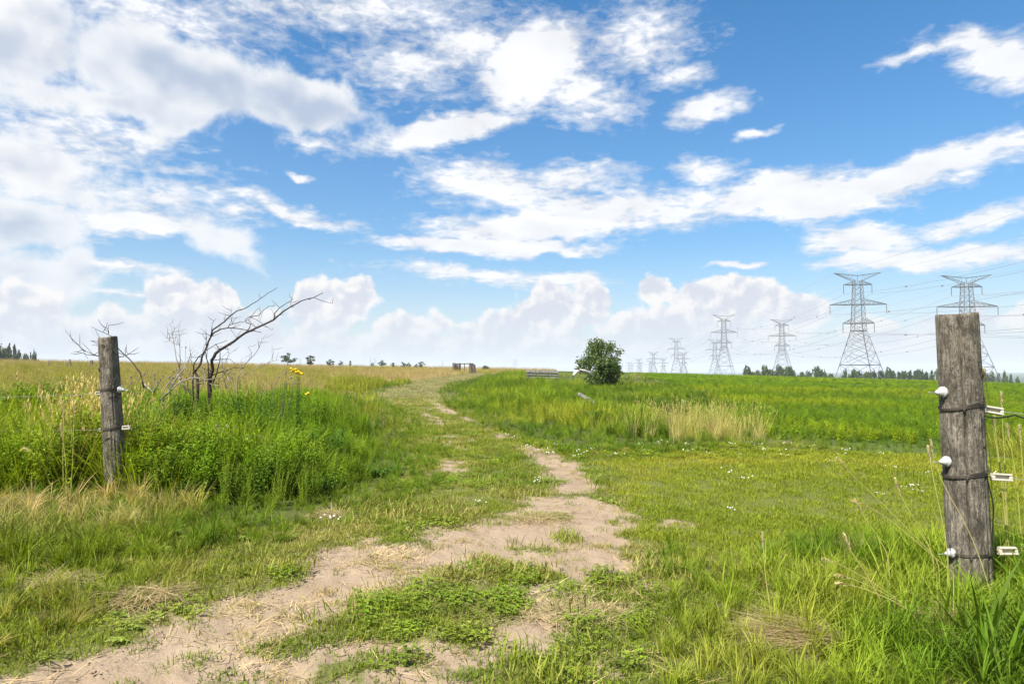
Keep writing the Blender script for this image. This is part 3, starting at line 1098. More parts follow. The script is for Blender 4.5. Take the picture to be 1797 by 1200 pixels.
# --- dry meadow
xs, ys = cat2(wedge(10, 30, 7, 50), wedge(30, 60, 2.2))
busy = zone(WEEDS, xs, ys, .3) | zone(MOWN, xs, ys, .2) | zone(BANK, xs, ys, .3) | zone(CROP, xs, ys, .3) | zone(LAWN, xs, ys, .1)
x, y = keep(~busy & (xs < 3) & (seg_dist(MOWN_EDGE, xs, ys) > 1.6), xs, ys)
scatter('meadow_hay', 'hay', x, y, rng.uniform(.32, .55, len(x)), tints(x, y, HAY_C + [(.15, .18, .03)], .12, 171), 'tall golden dry grass of the meadow', 'grass', .15, (0, .1))
xs, ys = wedge(45, 124, .85)
busy = zone(MOWN, xs, ys, .2) | zone(BANK, xs, ys, .3) | zone(CROP, xs, ys, .3)
x, y = keep(~busy & (xs < 18), xs, ys)
scatter('far_meadow_hay', 'hay_far', x, y, rng.uniform(.33, .55, len(x)), tints(x, y, HAY_C + [(.17, .18, .04)], .07, 173), 'golden dry grass of the meadow towards its crest', 'grass', .1)
xs, ys = wedge(12, 90, .9)
busy = zone(WEEDS, xs, ys, .3) | zone(MOWN, xs, ys, .2) | zone(BANK, xs, ys, .3) | zone(CROP, xs, ys, .3) | zone(LAWN, xs, ys, .1)
x, y = keep(~busy & (xs < 10) & (fbm(xs * .09, ys * .09, 175, 3) > .52), xs, ys)
scatter('meadow_grass', 'grass_far', x, y, rng.uniform(.3, .55, len(x)), tints(x, y, [(.14, .18, .03), (.20, .21, .05)], .1, 177), 'green grass patches in the dry meadow', 'grass')

# --- the crop
xs, ys = cat2(wedge(9, 30, 18), wedge(30, 48, 8))
ok = zone(CROP, xs, ys, .5)
x, y = keep(ok, xs, ys)
hh = rng.uniform(.13, .22, len(x)) * (.7 + .5 * fbm(x * .3, y * .3, 185, 3))
scatter('crop_plants', 'crop', x, y, hh * 1.15, tints(x, y, CROP_C + [(.22, .26, .03)], .3, 181), 'low leafy green crop in the field', 'crop', .1)
xs, ys = wedge(44, 124, 1.3)
ok = zone(CROP, xs, ys, .2)
x, y = keep(ok, xs, ys)
scatter('far_crop_plants', 'crop_far', x, y, rng.uniform(.20, .28, len(x)), tints(x, y, CROP_C, .12, 183), 'low leafy green crop towards the crest of the field', 'crop', .1)


# ------------------------------------------------------------------ materials of the things
def wood_mat(name, dark, light, moss=(0.20, 0.19, 0.13)):
    """Weathered post wood: long grain, dark checks, pale lichen."""
    m, gg = new_mat(name)
    co = gg.node('ShaderNodeTexCoord').outputs['Object']
    st = gg.vm('MULTIPLY', co, (1.0, 1.0, 0.10))
    grain = gg.noise(st, 70, 6, 0.7, 0.5)
    fine = gg.noise(st, 150, 4, 0.65, 0.3)
    blot = gg.noise(gg.vm('MULTIPLY', co, (1, 1, .5)), 11, 6, 0.65)
    flake = gg.noise(gg.vm('MULTIPLY', co, (1, 1, .45)), 75, 5, 0.7, 0.6)
    c = gg.mix(gg.step(grain, 0.36, 0.64), dark, light)
    c = gg.mix(gg.step(blot, 0.44, 0.62, 0, 0.75), c, tuple(v * 0.5 for v in dark))
    c = gg.mix(gg.m('MULTIPLY', gg.step(flake, 0.54, 0.62), gg.step(blot, 0.30, 0.55, 0.8, 0.25)), c, tuple(min(1, v * 1.75) for v in light))
    c = gg.mix(gg.step(flake, 0.44, 0.36, 0, 0.7), c, tuple(v * 0.4 for v in dark))
    c = gg.mix(gg.step(fine, 0.58, 0.70, 0, 0.75), c, (0.025, 0.02, 0.014))
    hgt = gg.m('ADD', gg.m('ADD', grain, flake), gg.m('MULTIPLY', fine, -0.6))
    finish(gg, principled(gg, c, 0.92, 0.12, bump(gg, hgt, 1.0, 0.02)))
    return m


M['post'] = wood_mat('weathered_post_wood', (0.14, 0.12, 0.092), (0.32, 0.28, 0.22))
M['board'] = wood_mat('grey_board_wood', (0.15, 0.142, 0.13), (0.30, 0.285, 0.265))
M['barn'] = wood_mat('brown_board_wood', (0.10, 0.075, 0.055), (0.20, 0.16, 0.12))
M['bark'] = simple_mat('dead_bark', (0.055, 0.042, 0.034), 0.9, 0.1, 0.5, 25)
M['greybark'] = simple_mat('bleached_bark', (0.26, 0.235, 0.20), 0.9, 0.1, 0.4, 25)
M['pale'] = simple_mat('bleached_log', (0.52, 0.48, 0.42), 0.85, 0.15, 0.2, 12)
M['porcelain'] = simple_mat('white_insulator_plastic', (0.40, 0.40, 0.38), 0.5, 0.35, 0.3, 45)
M['cream'] = simple_mat('cream_insulator_plastic', (0.50, 0.46, 0.37), 0.5, 0.35, 0.12, 40)
M['wire'] = simple_mat('rusty_wire', (0.085, 0.07, 0.055), 0.6, 0.4, 0.3, 30, 0.6)
M['galv'] = simple_mat('galvanised_wire', (0.40, 0.40, 0.40), 0.45, 0.5, 0.15, 30, 0.7)
M['black'] = simple_mat('black_cable_sheath', (0.012, 0.012, 0.012), 0.5, 0.4, 0.2)
M['steel'] = simple_mat('pylon_steel', (0.17, 0.18, 0.19), 0.55, 0.4, 0.15, 0.4, 0.3)
M['conductor'] = simple_mat('conductor_metal', (0.20, 0.20, 0.21), 0.6, 0.3, 0.1, 1.0)
M['glass'] = simple_mat('insulator_glaze', (0.10, 0.09, 0.085), 0.3, 0.5, 0.1, 2)
M['bush'] = leaf_mat('bush_leaf', 0.25, 0.45, 0.35, False, (0.075, 0.125, 0.020), 0.6)
M['tree'] = leaf_mat('tree_leaf', 0.18, 0.6, 0.2, False, (0.052, 0.085, 0.026), 0.6)
M['conifer'] = leaf_mat('conifer_needles', 0.1, 0.6, 0.2, False, (0.028, 0.052, 0.026), 0.5)
M['lime'] = leaf_mat('lime_leaf', 0.4, 0.5, 0.3, False, (0.15, 0.255, 0.014), 0.4)
M['golden'] = leaf_mat('goldenrod_leaf', 0.38, 0.5, 0.3, False, (0.075, 0.165, 0.014), 0.4)
M['grey_leaf'] = leaf_mat('thistle_leaf', 0.25, 0.6, 0.2, False, (0.13, 0.155, 0.07), 0.4)
M['strawm'] = leaf_mat('cut_straw', 0.25, 0.7, 0.2, False, (0.46, 0.36, 0.19), 0.4)
M['stalk'] = leaf_mat('ripe_grass_stalk', 0.3, 0.6, 0.25, False, (0.46, 0.42, 0.14), 0.3)
M['seed'] = leaf_mat('ripe_seed_head', 0.3, 0.7, 0.2, False, (0.66, 0.56, 0.36), 0.3)
M['yellow'] = simple_mat('yellow_petal', (0.72, 0.48, 0.01), 0.6, 0.2, 0.1, 30)
M['pink'] = simple_mat('thistle_flower', (0.28, 0.20, 0.20), 0.8, 0.1, 0.3, 60)
M['bark_tree'] = simple_mat('tree_bark', (0.09, 0.07, 0.055), 0.9, 0.1, 0.4, 6)


ORD = ['first', 'second', 'third', 'fourth', 'fifth', 'sixth', 'seventh', 'eighth', 'ninth', 'tenth', 'eleventh', 'twelfth', 'thirteenth',
       'fourteenth', 'fifteenth', 'sixteenth', 'seventeenth', 'eighteenth']


def gz(x, y):
    return float(H(x, y))


# ------------------------------------------------------------------ fence posts
def post_mesh(base, p0, p1, r0, r1, seed, checks):
    """Round post from p0 (in the ground) to p1 (top): grooved sides, knots, uneven sawn top."""
    rs = np.random.default_rng(seed)
    nz, na = 110, 110
    ax = Vector(p1 - p0)
    L = ax.length
    ax.normalize()
    ux = Vector((1, 0, 0)) - ax * ax.x
    ux.normalize()
    uy = ax.cross(ux)
    mb = MB()
    th = np.linspace(0, 2 * np.pi, na, endpoint=False)
    V = []
    for i in range(nz + 1):
        t = i / nz
        z = t * L
        r = r0 + (r1 - r0) * t
        rr = r * (1 + 0.025 * np.sin(2 * th + 1.3 * z + seed) + 0.03 * (fbm(np.cos(th) * 1.2 + 5, np.sin(th) * 1.2 + z * 1.6, seed, 3) - .5) * 2)
        rr = rr - 0.0022 * sstep(.5, .8, fbm(th * 14, th * 0 + z * 3.0, seed + 3, 3))
        for (a0, wdt, dep, z0, z1) in checks:
            wand = a0 + 0.10 * (vnoise(np.array([z * 5.0]), np.array([a0]), seed)[0] - .5)
            dd = np.abs((th - wand + np.pi) % (2 * np.pi) - np.pi)
            rr = rr - dep * np.exp(-(dd / wdt) ** 2) * float(sstep(z0 - .04, z0 + .04, z) * sstep(z1 + .04, z1 - .04, z))
        if i == nz:
            rr = rr * 0.985
        for k in range(na):
            zz = z + (0.006 * math.sin(th[k] * 2 + seed) if i >= nz - 1 else 0)
            p = Vector(p0) + ax * zz + (ux * math.cos(th[k]) + uy * math.sin(th[k])) * rr[k] - Vector(base)
            V.append(p)
    Fc = []
    for i in range(nz):
        for k in range(na):
            Fc.append((i * na + k, i * na + (k + 1) % na, (i + 1) * na + (k + 1) % na, (i + 1) * na + k))
    ctr = len(V)
    V.append(Vector(p0) + ax * (L + 0.003) - Vector(base))
    for k in range(na):
        Fc.append((nz * na + k, nz * na + (k + 1) % na, ctr))
    mb.add(V, Fc)
    return mb, ax, ux, uy


def ring_pts(c, ax, ux, uy, r, tilt=0.0, wob_=0.0, a0=0.0, a1=2 * math.pi, n=28):
    out = []
    for k in range(n + 1):
        a = a0 + (a1 - a0) * k / n
        out.append(c + (ux * math.cos(a) + uy * math.sin(a)) * r + ax * (tilt * math.cos(a) + wob_ * math.sin(3 * a)))
    return out


def strain_block(c, dirv, length, width, thick):
    """White plastic strain insulator: a long block with two slots and rounded ends, wire eye at each end."""
    d = Vector(dirv).normalized()
    s = Vector((0, -1, 0.12))
    s = (s - d * s.dot(d)).normalized()
    n = d.cross(s)
    rot = Matrix((d, n, s)).transposed()
    bm = bmesh.new()

    def bb(off, size):
        m = Matrix.Translation(Vector(c) + rot @ Vector(off)) @ rot.to_4x4() @ Matrix.Diagonal((*size, 1))
        r = bmesh.ops.create_cube(bm, size=1.0, matrix=m)
        es = {e for v in r['verts'] for e in v.link_edges}
        bmesh.ops.bevel(bm, geom=list(es), offset=min(size) * .22, segments=2, affect='EDGES')
    bb((0, width * .36, 0), (length, width * .28, thick))
    bb((0, -width * .36, 0), (length * .94, width * .28, thick))
    bb((-length * .42, 0, 0), (length * .16, width * .55, thick * .9))
    bb((length * .42, 0, 0), (length * .15, width * .55, thick * .9))
    bb((0, 0, -thick * .25), (length * .72, width * .5, thick * .3))
    return bm


def bm_obj(name, bm, mat, parent):
    me = bpy.data.meshes.new(name)
    bm.to_mesh(me)
    bm.free()
    me.materials.append(mat)
    return link(name, me, parent)


def fence_post(label, top, foot, d, r_top, r_foot, seed, checks, wraps, blocks, knobs, knots):
    p1 = at(*top, d)
    pf = at(*foot, d)
    dirn = (p1 - pf) / np.linalg.norm(p1 - pf)
    k = (pf[2] - (gz(pf[0], pf[1]) - 0.25)) / dirn[2]
    p0 = pf - dirn * k
    base = np.array([p0[0], p0[1], gz(p0[0], p0[1])])
    t = thing('fence_post', label, 'fence post', tuple(base))
    mb, ax, ux, uy = post_mesh(base, p0, p1, r_foot, r_top, seed, checks)
    body = mb.build('post', M['post'], t, True)
    P0 = Vector(p0)
    L = (Vector(p1) - P0).length

    def axis_at(py):
        q = Vector(at(top[0] + (foot[0] - top[0]) * (py - top[1]) / (foot[1] - top[1]), py, d))
        return P0 + ax * (q - P0).dot(ax), r_foot + (r_top - r_foot) * ((q - P0).dot(ax) / L)
    for kx, ky, ks in knots:                                   # dark knot holes, sunk rims
        c, r = axis_at(ky)
        a = math.asin(max(-.95, min(.95, kx)))
        o = c + (ux * math.sin(a) - Vector((0, 1, 0)) * math.cos(a)) * r
        nrm = (o - c).normalized()
        m = Matrix.Translation(o - Vector(base) - nrm * .004) @ nrm.to_track_quat('Z', 'Y').to_matrix().to_4x4()
        mk = MB()
        mk.lathe([(ks, 0), (ks * 1.05, .007), (ks * .75, .008), (ks * .6, .004), (ks * .1, .002)], 12, m)
        mk.build('knot', M['bark'], body, True)
    for (py, tilt, strands) in wraps:
        c, r = axis_at(py)
        mw = MB()
        for s in range(strands):
            mw.tube([p - Vector(base) for p in ring_pts(c + ax * (.009 * s - .004), ax, ux, uy, r * 1.03 + .003, tilt * (1 + .3 * s), .002)], .0022, 5, False)
        mw.build('wire_wrap', M['wire'], t, True)
    for (px, py, dr, ln, wd) in blocks:
        c = Vector(at(px, py, d - .02)) - Vector(base)
        o = bm_obj('insulator', strain_block(c, dr, ln, wd, wd * .8), M['cream'], t)
        # wire tail from the post to the block
        cc, r = axis_at(py - 3)
        a = cc + ux * r * (1 if c.x + base[0] > cc.x else -1) - Vector(base)
        e = c - Vector(dr).normalized() * ln * (.40 if c.x + base[0] > cc.x else -.40)
        mt = MB()
        mt.tube([a, (a + e) / 2 + Vector((0, 0, -.006)), e], .0022, 5, False)
        mt.build('tie_wire', M['wire'], o, True)
    for (px, py, sgn, s) in knobs:
        c, r = axis_at(py)
        o = c + ux * sgn * r * .985 + Vector((0, -r * .12, 0)) - Vector(base)
        m = Matrix.Translation(o) @ Vector((sgn, -.25, -.05)).to_track_quat('Z', 'Y').to_matrix().to_4x4()
        mk = MB()
        mk.lathe([(.034 * s, -.004), (.036 * s, 0), (.036 * s, .014 * s), (.031 * s, .017 * s), (.026 * s, .020 * s), (.024 * s, .034 * s),
                  (.019 * s, .036 * s), (.017 * s, .052 * s), (.010 * s, .056 * s), (.008 * s, .066 * s)], 20, m)
        ko = mk.build('insulator', M['porcelain'], t, True)
        mp = MB()
        mp.tube([m @ Vector((0, 0, .05 * s)), m @ Vector((0, 0, .09 * s)), m @ Vector((0, .004, .12 * s))], [.004 * s, .0035 * s, .002 * s], 8)
        mp.build('pin', M['galv'], ko, True)
        mp = MB()
        mp.tube([m @ Vector((.0, -.012 * s, .02 * s)), m @ Vector((0, -.05 * s, .018 * s)), m @ Vector((0, -.065 * s, .0))], .004 * s, 6)
        mp.build('lead', M['black'], ko, True)
    return t


fence_post('thick round weathered fence post with three cream strain insulators', (1679, 552), (1703, 1005), 3.75, .104, .103, 3,
           [(-2.05, .045, .03, .15, 1.75), (-1.1, .04, .014, .3, 1.2), (-1.75, .02, .009, .2, .9), (-.6, .03, .011, .5, 1.6), (.8, .04, .02, .2, 1.5)],
           [(712, .016, 3), (830, .014, 3), (966, .004, 2)],
           [(1742, 720, (1, -.1, -.17), .105, .040), (1757, 837, (1, -.1, -.05), .105, .040), (1768, 966, (1, -.1, .03), .095, .042)],
           [(1646, 687, -1, .84), (1656, 808, -1, .80), (1668, 968, -1, .72)],
           [(.62, 661, .014), (.55, 781, .010), (-.1, 905, .008)])
fence_post('thin grey fence post tilting to one side among tall weeds', (189, 592), (203, 835), 6.0, .078, .094, 8,
           [(-2.0, .04, .016, .2, 1.4), (-1.2, .03, .012, .1, .9), (-1.6, .02, .008, .5, 1.5), (-.9, .02, .010, .4, 1.2)],
           [(684, -.004, 3), (752, .0, 3)],
           [(222, 750, (1, -.1, .08), .075, .034), (173, 690, (-1, -.1, -.06), .05, .028), (178, 754, (-1, -.1, -.06), .04, .026)],
           [(208, 685, 1, .85)],
           [(0.0, 608, .014), (-.72, 648, .017), (.42, 698, .011)])


def sag_line(a, b, sag, n=24):
    a, b = np.array(a, float), np.array(b, float)
    return [tuple(a + (b - a) * t - np.array([0, 0, 4 * sag * t * (1 - t)])) for t in np.linspace(0, 1, n)]


def wire_thing(name, pts, r, mat, label, cat='wire', group=None, n=5):
    mb = MB()
    mb.tube(pts, r, n, False)
    return tag(mb.build(name, mat, None, True), label, cat, group)


for (px, py, ze, lab) in ((1757, 722, .80, 'topmost'), (1772, 838, .42, 'middle'), (1782, 965, .12, 'lowest')):
    a = at(px - 3, py, 3.73)
    wire_thing('fence_wire', sag_line(a, (7.6, 1.9, ze + .05), .10), .0016, M['galv'], lab + ' fence wire running from the thick post\'s cream insulators')
for (px, py, ze, lab) in ((171, 691, .93, 'upper'), (176, 754, .60, 'lower')):
    a = at(px, py, 5.98)
    wire_thing('fence_wire', sag_line(a, (-9.7, 8.3, ze + .05), .06), .0012, M['galv'], lab + ' fence wire strung from the tilted grey post across tall grass')
a = at(1722, 727, 3.70)
wire_thing('power_lead', [a, at(1735, 732, 3.68), at(1752, 733, 3.68), at(1768, 731, 3.68), at(1781, 728, 3.7), at(1800, 735, 3.68)], .0045, M['black'],
           'black insulated lead looping from the thick post to the fence wire', 'cable')
wire_thing('ground_lead', [at(1731, 832, 3.66), at(1738, 862, 3.66), at(1744, 890, 3.66), at(1740, 960, 3.68), at(1736, 1010, 3.68)], .0032, M['black'],
           'dark lead hanging down along the thick post', 'cable')


# ------------------------------------------------------------------ dead tree
def zpath(pts, ox, oy, sc, d, amp, seed):
    rs = random.Random(seed)
    ph, fr = rs.uniform(0, 6.28), rs.uniform(.8, 1.6)
    out = []
    n = len(pts)
    for i, (zx, zy) in enumerate(pts):
        out.append(Vector(at(ox + zx / sc, oy + zy / sc, d + amp * math.sin(ph + fr * i * 3 / max(2, n)))))
    # refine with slight kinks
    res = []
    for i in range(n - 1):
        res.append(out[i])
        m = (out[i] + out[i + 1]) / 2
        ln = (out[i + 1] - out[i]).length
        res.append(m + Vector((rs.uniform(-1, 1), rs.uniform(-1, 1), rs.uniform(-1, 1))) * ln * .035)
    res.append(out[-1])
    return res


def branchy(t, name, pts, r0, r1, mat, base, parent=None, twigs=0, seed=0):
    n = len(pts)
    rad = [r0 + (r1 - r0) * (i / (n - 1)) ** .8 for i in range(n)]
    mb = MB()
    loc = [p - base for p in pts]
    mb.tube(loc, rad, 8)
    rs = random.Random(seed)
    for _ in range(twigs):                                     # short broken spurs
        i = rs.randrange(n // 3, n)
        v = Vector((rs.uniform(-1, 1), rs.uniform(-1, 1), rs.uniform(-.3, 1))).normalized()
        ln = rs.uniform(.05, .22)
        p = loc[i]
        mb.tube([p, p + v * ln * .5, p + v * ln + Vector((rs.uniform(-.03, .03), 0, .02))], [max(.0025, rad[i] * .45), .003, .0015], 4)
    return mb.build(name, mat, parent or t, True)


DT = 9.6
b0 = at(368, 690, DT)
base = Vector((b0[0], b0[1], gz(b0[0], b0[1])))
t = thing('dead_tree', 'bare dead tree with dark bent branches leaning over the weeds', 'dead tree', base)
Zp = lambda pts, amp=.12, seed=0, d=DT: zpath(pts, 240, 490, 4.99, d, amp, seed)
s1_ = [(650, 1500), (640, 1150), (640, 1000), (640, 860), (665, 790), (655, 710), (690, 650), (760, 600), (850, 545), (950, 470), (1050, 425), (1200, 355), (1250, 310),
       (1350, 240), (1440, 190), (1550, 160), (1630, 120)]
k_ = DT / (F * 4.99)
trunk = branchy(t, 'trunk', Zp(s1_, .05, 1), 22 * k_, 2.5 * k_, M['bark'], base, None, 14, 1)
s2_ = [(540, 1500), (535, 980), (530, 860), (510, 810), (560, 740), (570, 680), (610, 600), (650, 500), (680, 465), (740, 435), (800, 425), (870, 430), (960, 445), (1090, 465)]
trunk2 = branchy(t, 'trunk', Zp(s2_, .08, 2, DT + .15), 15 * k_, 2.5 * k_, M['bark'], base, None, 10, 2)
subs = [
    (trunk, [(1200, 355), (1205, 300), (1250, 250), (1320, 205), (1370, 172)], 6, 1.5), (trunk, [(1550, 160), (1640, 195), (1715, 212)], 3, 1.5),
    (trunk, [(950, 470), (985, 430), (1000, 395), (960, 380), (950, 355), (985, 330), (1040, 350), (1110, 395), (1180, 445)], 5, 1.3),
    (trunk, [(985, 330), (1060, 320), (1110, 270), (1160, 235), (1210, 230)], 4, 1.3), (trunk, [(1000, 330), (1035, 285), (1065, 255)], 3, 1.2),
    (trunk2, [(650, 500), (660, 450), (700, 420), (770, 370), (820, 320), (880, 275), (950, 255), (1010, 215), (1090, 165), (1150, 120), (1230, 75)], 8, 1.8),
    (trunk2, [(800, 425), (810, 400), (860, 385), (940, 372), (1000, 340)], 4, 1.5), (trunk2, [(655, 450), (660, 385), (690, 345)], 3.5, 1.5),
    (trunk2, [(605, 580), (610, 520), (605, 440)], 4, 1.5), (trunk2, [(610, 530), (590, 510), (575, 480)], 3, 1.2), (trunk2, [(820, 430), (845, 465), (870, 510)], 2.5, 1),
    (trunk2, [(770, 370), (765, 345), (780, 318)], 3, 1.2), (trunk2, [(820, 320), (828, 290), (828, 258)], 2.5, 1),
    (None, [(485, 1300), (490, 860), (500, 740), (540, 680), (610, 620), (690, 570), (790, 535)], 8, 1.8),
    (None, [(640, 1200), (630, 860), (625, 740), (605, 650), (600, 600)], 8, 2.5), (None, [(670, 900), (720, 740), (730, 640), (700, 580)], 6, 2),
    (None, [(640, 850), (700, 825), (780, 800), (850, 775), (940, 775)], 6, 2), (None, [(670, 710), (760, 700), (820, 700), (868, 750)], 4, 1.5),
    (None, [(570, 1300), (515, 1070), (490, 1030), (460, 985), (425, 965), (410, 900)], 9, 6), (None, [(740, 610), (770, 605), (806, 610)], 5, 2),
    (None, [(690, 570), (735, 610)], 4, 2),
]
for i, (par, pts, ra, rb) in enumerate(subs):
    branchy(t, 'branch', Zp(pts, .10, 20 + i), ra * k_, rb * k_, M['bark'], base, par, 3 if len(pts) > 4 else 1, 40 + i)
random.seed(5)
for i in range(26):
    x0, y0 = U(380, 820), U(780, 960)
    dx_, dy_ = U(-150, 190), U(-190, -20)
    pts = [(x0, y0), (x0 + dx_ * .4 + U(-25, 25), y0 + dy_ * .35 + U(-15, 15)), (x0 + dx_ * .75 + U(-20, 20), y0 + dy_ * .75), (x0 + dx_, y0 + dy_ + U(-10, 20))]
    branchy(t, 'twig', Zp(pts, .25, 500 + i), 3.6 * k_, 1.0 * k_, M['greybark'] if i % 3 else M['bark'], base, None, 2, 520 + i)
thin = [[(180, 1400), (240, 970), (300, 880), (380, 790), (440, 740), (480, 690), (540, 640)], [(380, 790), (345, 690), (325, 560), (305, 420), (262, 380)],
        [(325, 560), (290, 540), (240, 490), (208, 450)], [(375, 780), (378, 650), (375, 500), (410, 455)], [(325, 560), (370, 580)], [(305, 480), (330, 440)],
        [(290, 540), (285, 490), (270, 460)], [(440, 740), (470, 660), (465, 600)]]
b1 = at(286, 690, DT - .3)
base = Vector((b1[0], b1[1], gz(b1[0], b1[1])))
t = thing('dead_sapling', 'thin bare grey sapling with forked twigs beside the dead tree', 'dead tree', base)
for i, pts in enumerate(thin):
    branchy(t, 'stem' if i == 0 else 'branch', Zp(pts, .06, 60 + i, DT - .3), (7 if i == 0 else 4) * k_, 1.3 * k_, M['greybark'], base, None, 3, 80 + i)
thin = [[(850, 1400), (880, 880), (950, 740), (1020, 670), (1070, 600), (1100, 520), (1140, 480)], [(1070, 600), (1062, 550), (1062, 510)], [(1000, 690), (1005, 640), (975, 590)],
        [(900, 860), (1000, 800), (1140, 740), (1180, 700), (1200, 640), (1180, 585)], [(1140, 740), (1190, 715), (1245, 705)]]
b1 = at(412, 690, DT + .4)
base = Vector((b1[0], b1[1], gz(b1[0], b1[1])))
t = thing('dead_sapling', 'slender dead shoot rising between the dead tree and the yellow flowers', 'dead tree', base)
for i, pts in enumerate(thin):
    branchy(t, 'stem' if i == 0 else 'branch', Zp(pts, .06, 100 + i, DT + .4), (6 if i == 0 else 3.2) * k_, 1.2 * k_, M['greybark'], base, None, 2, 110 + i)
fallen = [([(200, 1060), (330, 940), (400, 890), (490, 860), (620, 880), (760, 850)], 6, 'long bleached limb lying across the foot of the dead tree'),
          ([(150, 990), (185, 920), (215, 870)], 6, 'short pale stick propped in the weeds beside the dead sapling'),
          ([(70, 920), (100, 950), (135, 985)], 8, 'white weathered stick end showing in the weeds near the tilted post'),
          ([(250, 1020), (340, 880), (400, 800), (420, 760)], 7, 'grey fallen limb slanting up from the weeds to the dead tree'),
          ([(360, 830), (375, 890), (450, 950)], 5, 'forked grey stick under the dead tree')]
for i, (pts, ra, lab) in enumerate(fallen):
    b1 = at(240 + pts[0][0] / 4.99, 490 + pts[0][1] / 4.99, DT - .7)
    base = Vector(b1)
    mb = MB()
    pp = Zp(pts, .10, 130 + i, DT - .7)
    mb.tube([p - base for p in pp], [ra * k_ * (1 - .6 * j / len(pp)) for j in range(len(pp))], 7)
    for j in range(1, len(pp) - 1, 2):
        v = Vector((U(-1, 1), U(-.5, .5), U(-.2, .8))) * .12
        mb.tube([pp[j] - base, pp[j] - base + v], [.005, .002], 4)
    o = mb.build('fallen_branch', M['greybark'], None, True)
    o.location = base
    tag(o, lab, 'branch')
Zq = lambda pts, seed: zpath(pts, 0, 480, 3.993, 7.4, .08, seed)
lim = [[(1010, 800), (985, 700), (935, 630), (880, 575), (825, 520), (780, 440), (720, 410), (640, 372)], [(870, 580), (780, 585), (690, 578), (600, 545), (510, 475)],
       [(690, 578), (620, 570), (525, 545)], [(800, 480), (740, 500), (690, 500), (635, 470)], [(880, 575), (920, 552)], [(760, 420), (757, 390), (762, 362)], [(600, 545), (560, 520)]]
b1 = at(253, 690, 7.4)
base = Vector((b1[0], b1[1], gz(b1[0], b1[1])))
t = thing('dead_limb', 'dry forked limb with thin twigs rising behind the tilted fence post', 'branch', base)
for i, pts in enumerate(lim):
    branchy(t, 'limb' if i == 0 else 'twig', Zq(pts, 150 + i), .010 if i == 0 else .0055, .002, M['bark'], base, None, 3, 160 + i)


# ------------------------------------------------------------------ shrubs and trees
def crown_mesh(name, mat, w, h, z0, nleaf, ls, lobes, seed, spiky=0.0, conic=False):
    """Leaves gathered in clumps through the crown's volume, with gaps between the clumps."""
    rs = np.random.default_rng(seed)
    cs = []
    for k in range(lobes):
        a, z = rs.uniform(0, 6.283), rs.uniform(0, 1)
        if conic:
            rr = (1 - z) * .9 + .06
        else:
            rr = math.sqrt(max(0.02, 1 - (2 * z - 1) ** 2)) * .95
            rr *= .75 + .35 * rs.random()
        q = rr * math.sqrt(rs.uniform(.25, 1)) * w / 2
        cs.append((q * math.cos(a), q * math.sin(a), z0 + z * h, (w * .5) * (rs.uniform(.08, .30) if lobes > 100 else rs.uniform(.16, .34)) * (1 - .45 * z if conic else 1)))
    cs = np.array(cs)
    vol = cs[:, 3] ** 2
    pick = rs.choice(len(cs), nleaf, p=vol / vol.sum())
    d = rs.normal(size=(nleaf, 3))
    d /= np.linalg.norm(d, axis=1)[:, None]
    rad = cs[pick, 3] * rs.uniform(.45, 1.1 + spiky, nleaf)
    P_ = cs[pick, :3] + d * rad[:, None] * np.array([1, 1, .8])
    n = rs.normal(size=(nleaf, 3)) + d * .6 + np.array([0, 0, .5])
    n /= np.linalg.norm(n, axis=1)[:, None]
    a = np.cross(n, rs.normal(size=(nleaf, 3)))
    a /= np.linalg.norm(a, axis=1)[:, None]
    b = np.cross(n, a)
    s = ls * rs.uniform(.6, 1.35, nleaf)[:, None]
    V = np.stack([P_ - a * s * .5, P_ + b * s * .30 + n * s * .06, P_ + a * s * .55, P_ - b * s * .30 + n * s * .06], 1).reshape(-1, 3)
    me = bpy.data.meshes.new(name)
    me.from_pydata(V.tolist(), [], np.arange(nleaf * 4).reshape(-1, 4).tolist())
    me.materials.append(mat)
    return me, cs


def trunk_mesh(name, mat, cs, h, r, seed, zfork=.25, n=9):
    rs = random.Random(seed)
    mb = MB()
    mb.tube([(0, 0, -.3), (0.02 * h, 0, h * zfork), (.01 * h, .02 * h, h * .55), (0, .01 * h, h * .85)], [r, r * .8, r * .5, r * .15], 7)
    for q in rs.sample(range(len(cs)), min(n, len(cs))):
        c = cs[q]
        z = max(.08 * h, min(c[2] * .6, h * .6))
        mb.tube([(0.01 * h, .01 * h, z), (c[0] * .5, c[1] * .5, (z + c[2]) / 2 + .05 * h), (c[0], c[1], c[2])], [r * .45, r * .3, r * .1], 5)
    return mb.mesh(name, mat, True)


# the bush
p = at(1056, 660, 36)
bh = thing('bush', 'rounded dark green leafy bush standing alone beside the bleached log', 'bush', (p[0], p[1], gz(p[0], p[1])))
me, cs = crown_mesh('crown', M['bush'], 2.25, 2.3, .10, 11000, .11, 120, 9, .55)
link('crown', me, bh)
link('trunk', trunk_mesh('trunk', M['bark_tree'], cs, 2.6, .07, 5, .2, 16), bh)
p2 = at(1012, 648, 37)

